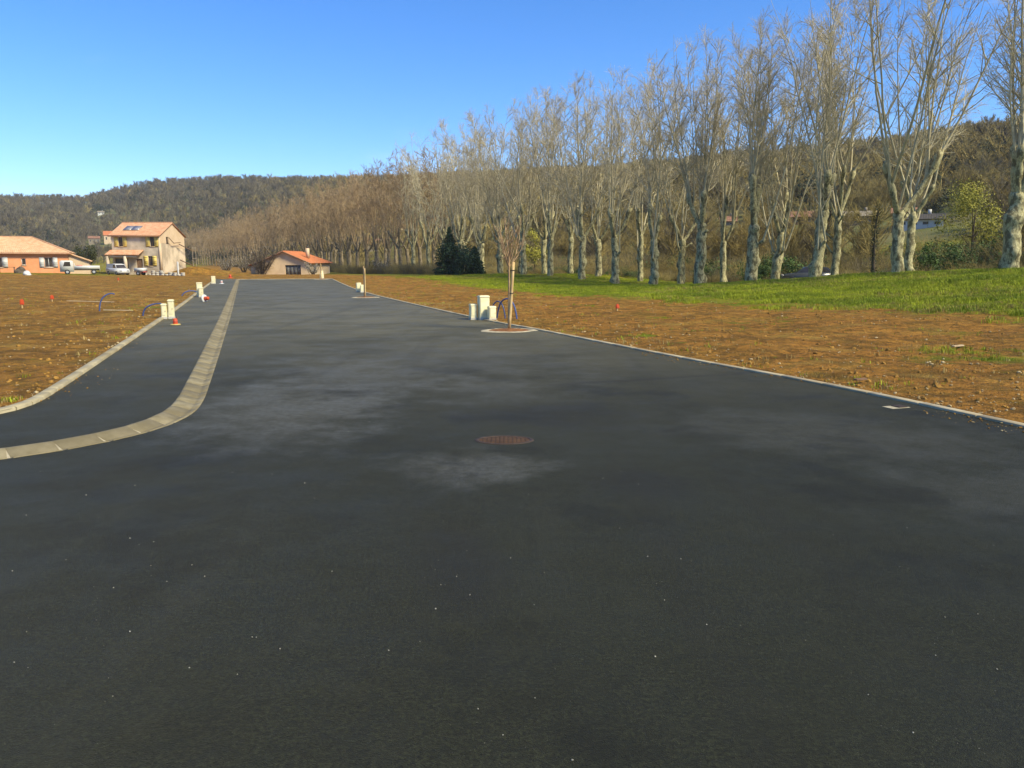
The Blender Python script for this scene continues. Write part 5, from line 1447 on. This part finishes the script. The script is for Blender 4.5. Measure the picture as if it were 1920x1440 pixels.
service_box(-21.0, 137.0, .35, .3, .9, 0, 'white post box beside the blossoming shrub beyond the road')

def tube_arc(name, label, pts, r, mat, cat='conduit'):
    P = smooth_path(pts, .06)
    o = NB().sweep(P, np.full(len(P), r), 8).obj(name, mat, None, True)
    return tag(o, label, cat, 'blue conduits sticking out of the ground')
def arc(label, x0, y0, x1, y1, h, r=.03, drop=True):
    za, zb = z1(x0, y0), z1(x1, y1)
    f = [0, .04, .2, .5, .8, .96, 1.0]; e = [-.15, .25, .78, 1, .78, .25, -.15] if drop else [-.15, .3, .7, .93, 1.0, .98, .95]
    tube_arc('conduit', label, [(x0 + (x1 - x0) * a, y0 + (y1 - y0) * a, za + (zb - za) * a + h * b) for a, b in zip(f, e)], r, M_BLUE)
arc('blue conduit arching out of the earth between the orange marker and the near boxes', -16.4, 31.4, -15.9, 31.7, .74, .026, False)
arc('blue conduit looping down behind the near pair of left boxes', -13.75, 29.4, -13.05, 29.55, .46, .026, False)
arc('blue conduit lying low beside the second pair of left boxes', -18.9, 45.3, -18.0, 46.0, .32, .035)
arc('large dark blue conduit loop behind the staked sapling', -.55, 28.6, .18, 27.9, .72, .028)
arc('thin conduit loop beside the right short box by the sapling', -.78, 28.7, -.24, 28.35, .62, .022)

def marker_peg(label, x, y, h, flag=True):
    z = z1(x, y); b = thing('marker_peg', label, 'marker', (x, y, z), .3, 'orange marker pegs in the earth')
    soft_box('peg', (.05, .05, h * .65), M_STAKE, b, (0, 0, -.03), .006)
    soft_box('cap', (.17, .11, h * .62), M_ORANGE, b, (0, 0, h * .45), .03, (.75, .75))
marker_peg('orange marker peg farthest left on the bare earth', -20.5, 33.1, .40)
marker_peg('small orange marker peg right of the farthest left one', -22.3, 38.4, .34)
marker_peg('orange marker peg on the right field beyond the sapling', 4.2, 31.5, .30)
marker_peg('tiny orange marker peg on the far left field before the houses', -36.4, 73.5, .42)

def cone_marker(name, label, x, y, z, s, tip=0.0, rz=0.0, base=M_YELLOWP, top=M_ORANGE):
    b = thing(name, label, 'traffic cone', (x, y, z), rz)
    b.rotation_euler = (tip, 0, rz)
    NB().lathe([(0, .05), (.21, .045), (.24, .03), (.25, 0), (.0, 0)], (0, 0, 0), 20).obj('base', base, b, True).scale = (s, s, s)
    NB().lathe([(.12, .045), (.115, .10), (.10, .26), (.085, .30), (.05, .315), (0, .32)], (0, 0, 0), 18).obj('cone', top, b, True).scale = (s, s, s)
    NB().lathe([(.112, .13), (.116, .13), (.108, .21), (.104, .21)], (0, 0, 0), 18).obj('band', M_RED, b, True).scale = (s, s, s)
cone_marker('squat_cone', 'squat orange lamp cone on a pale yellow base beside the near left boxes', -10.85, 25.4, .045, .66)
cone_marker('fallen_cone', 'orange cone lying on its side below the second pair of left boxes', -15.5, 39.9, .19, .86, R(84), R(70), M_WHITEP)
cone_marker('small_cone', 'faded pink cone at the foot of the farthest left box', -25.7, 70.3, .045, .9, 0, 0, M_WHITEP, M_WHITEP)
cone_marker('far_cone', 'orange cone standing at the far left corner of the road', -32.6, 92.0, .06, 1.3, 0, 0, M_ORANGE, M_ORANGE)

# ------------------------------------------------------------------ saplings in their pits
def pit(x, y, r, label, seed):
    rg = np.random.RandomState(seed)
    p = thing('tree_pit', label, 'tree pit', (x, y, .0))
    n = 28; an = np.arange(n) / n * 6.283; ro = r * (1 + .07 * np.sin(2 * an + 1) + rg.normal(0, .035, n))
    V = [[0, 0, .05]]
    for k, (f, z) in enumerate(((.45, .05), (.8, .028), (1.0, .006))):
        for i in range(n): V.append([ro[i] * f * math.cos(an[i]), ro[i] * f * math.sin(an[i]), z + (rg.uniform(-.012, .012) if k < 2 else 0)])
    T = [[0, 1 + i, 1 + (i + 1) % n] for i in range(n)]
    F = [[1 + k * n + i, 1 + (k + 1) * n + i, 1 + (k + 1) * n + (i + 1) % n, 1 + k * n + (i + 1) % n] for k in range(2) for i in range(n)]
    NB().add(V, F, T).obj('soil', M_PITSOIL, p)
    nb = NB(); W0, W1 = [], []
    for i in range(n):
        c, s = math.cos(an[i]), math.sin(an[i]); w = .05 + .16 * max(0, math.sin(an[i] * 2.0 + .6)) + rg.uniform(0, .05)
        for f, z in ((ro[i] * .97, .008), (ro[i] * .99, .026), (ro[i] + w * .7, .022), (ro[i] + w, .003)): W0.append([f * c, f * s, z])
    nb.add(W0, [[i * 4 + k, i * 4 + k + 1, ((i + 1) % n) * 4 + k + 1, ((i + 1) % n) * 4 + k] for i in range(n) for k in range(3)])
    nb.obj('mortar_rim', M_MORT, p)
    return p
M_PITSOIL = simple('pit_soil', (0.144, 0.055, 0.014, 1), (0.252, 0.105, 0.028, 1), 8, .95, bmp=.02, bscale=20)
def sapling(x, y, H, stake_h, label, seed, crown=True, sr=.05, stake_off=(.06, -.02)):
    r = np.random.RandomState(seed)
    t = thing('sapling', label, 'young tree', (x, y, .03), 0)
    P = curve_path((0, 0, -.1), (.0, 0, 1), stake_h + .15, 8, .1, .012, r)
    NB().sweep(P, np.linspace(.032, .026, 9), 8).obj('trunk', M_SAPBARK, t, True)
    if crown:
        nb = NB(); p = P[-1]; K = 11
        P0, P1, A0, A1 = [], [], [], []
        for k in range(K):
            an = k * 2.4; tilt = r.uniform(.12, .85)
            L = (H - p[2]) * r.uniform(.6, 1.0) * (1.05 - .3 * tilt)
            B = curve_path(p - np.array([0, 0, r.uniform(0, .3)]), (math.cos(an) * math.sin(tilt), math.sin(an) * math.sin(tilt), math.cos(tilt)), L, 6, .10, .05, r)
            rb = np.linspace(.022, .007, 7); P0.append(B[:-1]); P1.append(B[1:]); A0.append(rb[:-1]); A1.append(rb[1:])
            for f in r.uniform(.2, .98, 9):
                i = min(int(f * 6), 5); q = B[i] + (B[i + 1] - B[i]) * (f * 6 - i)
                C = curve_path(q, unit(B[i + 1] - B[i]) + r.normal(0, .45, 3), r.uniform(.15, .5), 2, .1, .05, r)
                P0.append(C[:-1]); P1.append(C[1:]); A0.append([.008, .007]); A1.append([.007, .005])
        nb.tubes(np.vstack(P0), np.vstack(P1), np.concatenate(A0), np.concatenate(A1), 4); nb.obj('crown', M_SAPBARK, t)
    st = thing('stake', 'pale round wooden stake tied to the %s' % ('crowned sapling on the right' if crown else label.split(',')[0].replace('thin ', '')), 'stake', (x + stake_off[0], y + stake_off[1], -.05))
    a, b = (np.array([-.05, 0, 0]), np.array([.085, 0, stake_h + .05])) if crown else (np.array([0, 0, 0]), np.array([.01, 0, stake_h]))
    NB().sweep([a + (b - a) * f for f in np.linspace(0, 1, 6)], np.array([1, 1, .99, .98, .97, .9]) * sr, 9).obj('post', M_STAKE, st, True)
    if crown:
        for f in (.55, .88):
            c = a + (b - a) * f
            NB().lathe([(.058, -.012), (.064, 0), (.058, .012)], c, 12).obj('tie', M_DARKGAP, st)
pit(-.08, 23.75, .62, 'oval bare-soil tree pit with pale mortar rim at the near sapling', 1)
sapling(-.10, 24.2, 3.6, 2.05, 'young bare tree with a vase of brown shoots in the near pit', 2)
pit(-8.35, 45.2, .55, 'small soil tree pit with pale rim farther along the right kerb', 3)
sapling(-8.5, 45.6, 2.3, 1.7, 'thin bare whip in the second pit', 4, crown=False, sr=.035)
pit(-21.2, 88.4, .55, 'distant tree pit with pale rim at the road end', 5)
sapling(-21.3, 88.6, 2.4, 1.7, 'thin bare whip in the far pit', 6, crown=False, sr=.03)

# ------------------------------------------------------------------ ironwork and small things
mh = thing('manhole_cover', 'round rusty manhole cover set in the middle of the road', 'manhole cover', (-.09, 9.1, .0), 0)
mh.scale = (1, .66, 1)
NB().lathe([(0, .004), (.29, .004), (.30, .002)], (0, 0, 0), 36).obj('cover', M_RUST, mh)
NB().lathe([(.30, .001), (.305, .007), (.345, .007), (.352, .001)], (0, 0, 0), 36).obj('frame', M_RUSTF, mh)
nb = NB()
for i in range(-5, 6):
    for j in range(-5, 6):
        if math.hypot(i, j) * .05 < .27: nb.box((i * .05, j * .05, .0046), (.026, .010, .002), .78 if (i + j) % 2 else -.78)
nb.obj('tread', M_RUSTF, mh)['kind'] = 'stuff'
vc = thing('valve_cover', 'small pale utility cover in the asphalt by the right kerb', 'utility cover', (5.55, 11.2, .0), R(20))
soft_box('surround', (.34, .20, .008), M_MORT, vc, (0, 0, 0), .004); soft_box('lid', (.16, .16, .008), M_RUSTF, vc, (.06, 0, .012), .003)
for lab, x, y, L, rz, mt in [('pale lath lying on the earth behind the first blue conduit', -15.6, 31.8, 1.6, .15, M_LATH), ('pale lath lying beyond the orange pegs on the left field', -20.5, 38.5, 2.2, .1, M_LATH),
                             ('short reddish stick lying beside the right kerb', 5.9, 13.2, .28, .5, M_BROWNW), ('pale broken board lying on the right field', 10.0, 17.6, .55, .7, M_LATH)]:
    o = soft_box('lath', (L, .07, .03), mt, None, (x, y, z1(x, y) + .045), .006); o.rotation_euler = (0.05, .03, rz); tag(o, lab, 'lath')

# ------------------------------------------------------------------ thin air haze over the valley
HAZE = 0.00017
nb = NB().box((0, 0, 45), (2960, 2960, 96))
hz = nb.mesh('haze', None)
mh_ = bpy.data.materials.new('thin_haze'); mh_.use_nodes = True
mh_.node_tree.nodes.clear()
vo = mh_.node_tree.nodes.new('ShaderNodeVolumePrincipled'); vo.inputs['Density'].default_value = HAZE
vo.inputs['Color'].default_value = (.93, .94, .95, 1); vo.inputs['Anisotropy'].default_value = .1
ou = mh_.node_tree.nodes.new('ShaderNodeOutputMaterial'); mh_.node_tree.links.new(vo.outputs[0], ou.inputs['Volume'])
hz.materials.append(mh_)
ho = put('haze', hz); tag(ho, 'thin pale haze hanging in the air over the valley', 'haze', kind='stuff')
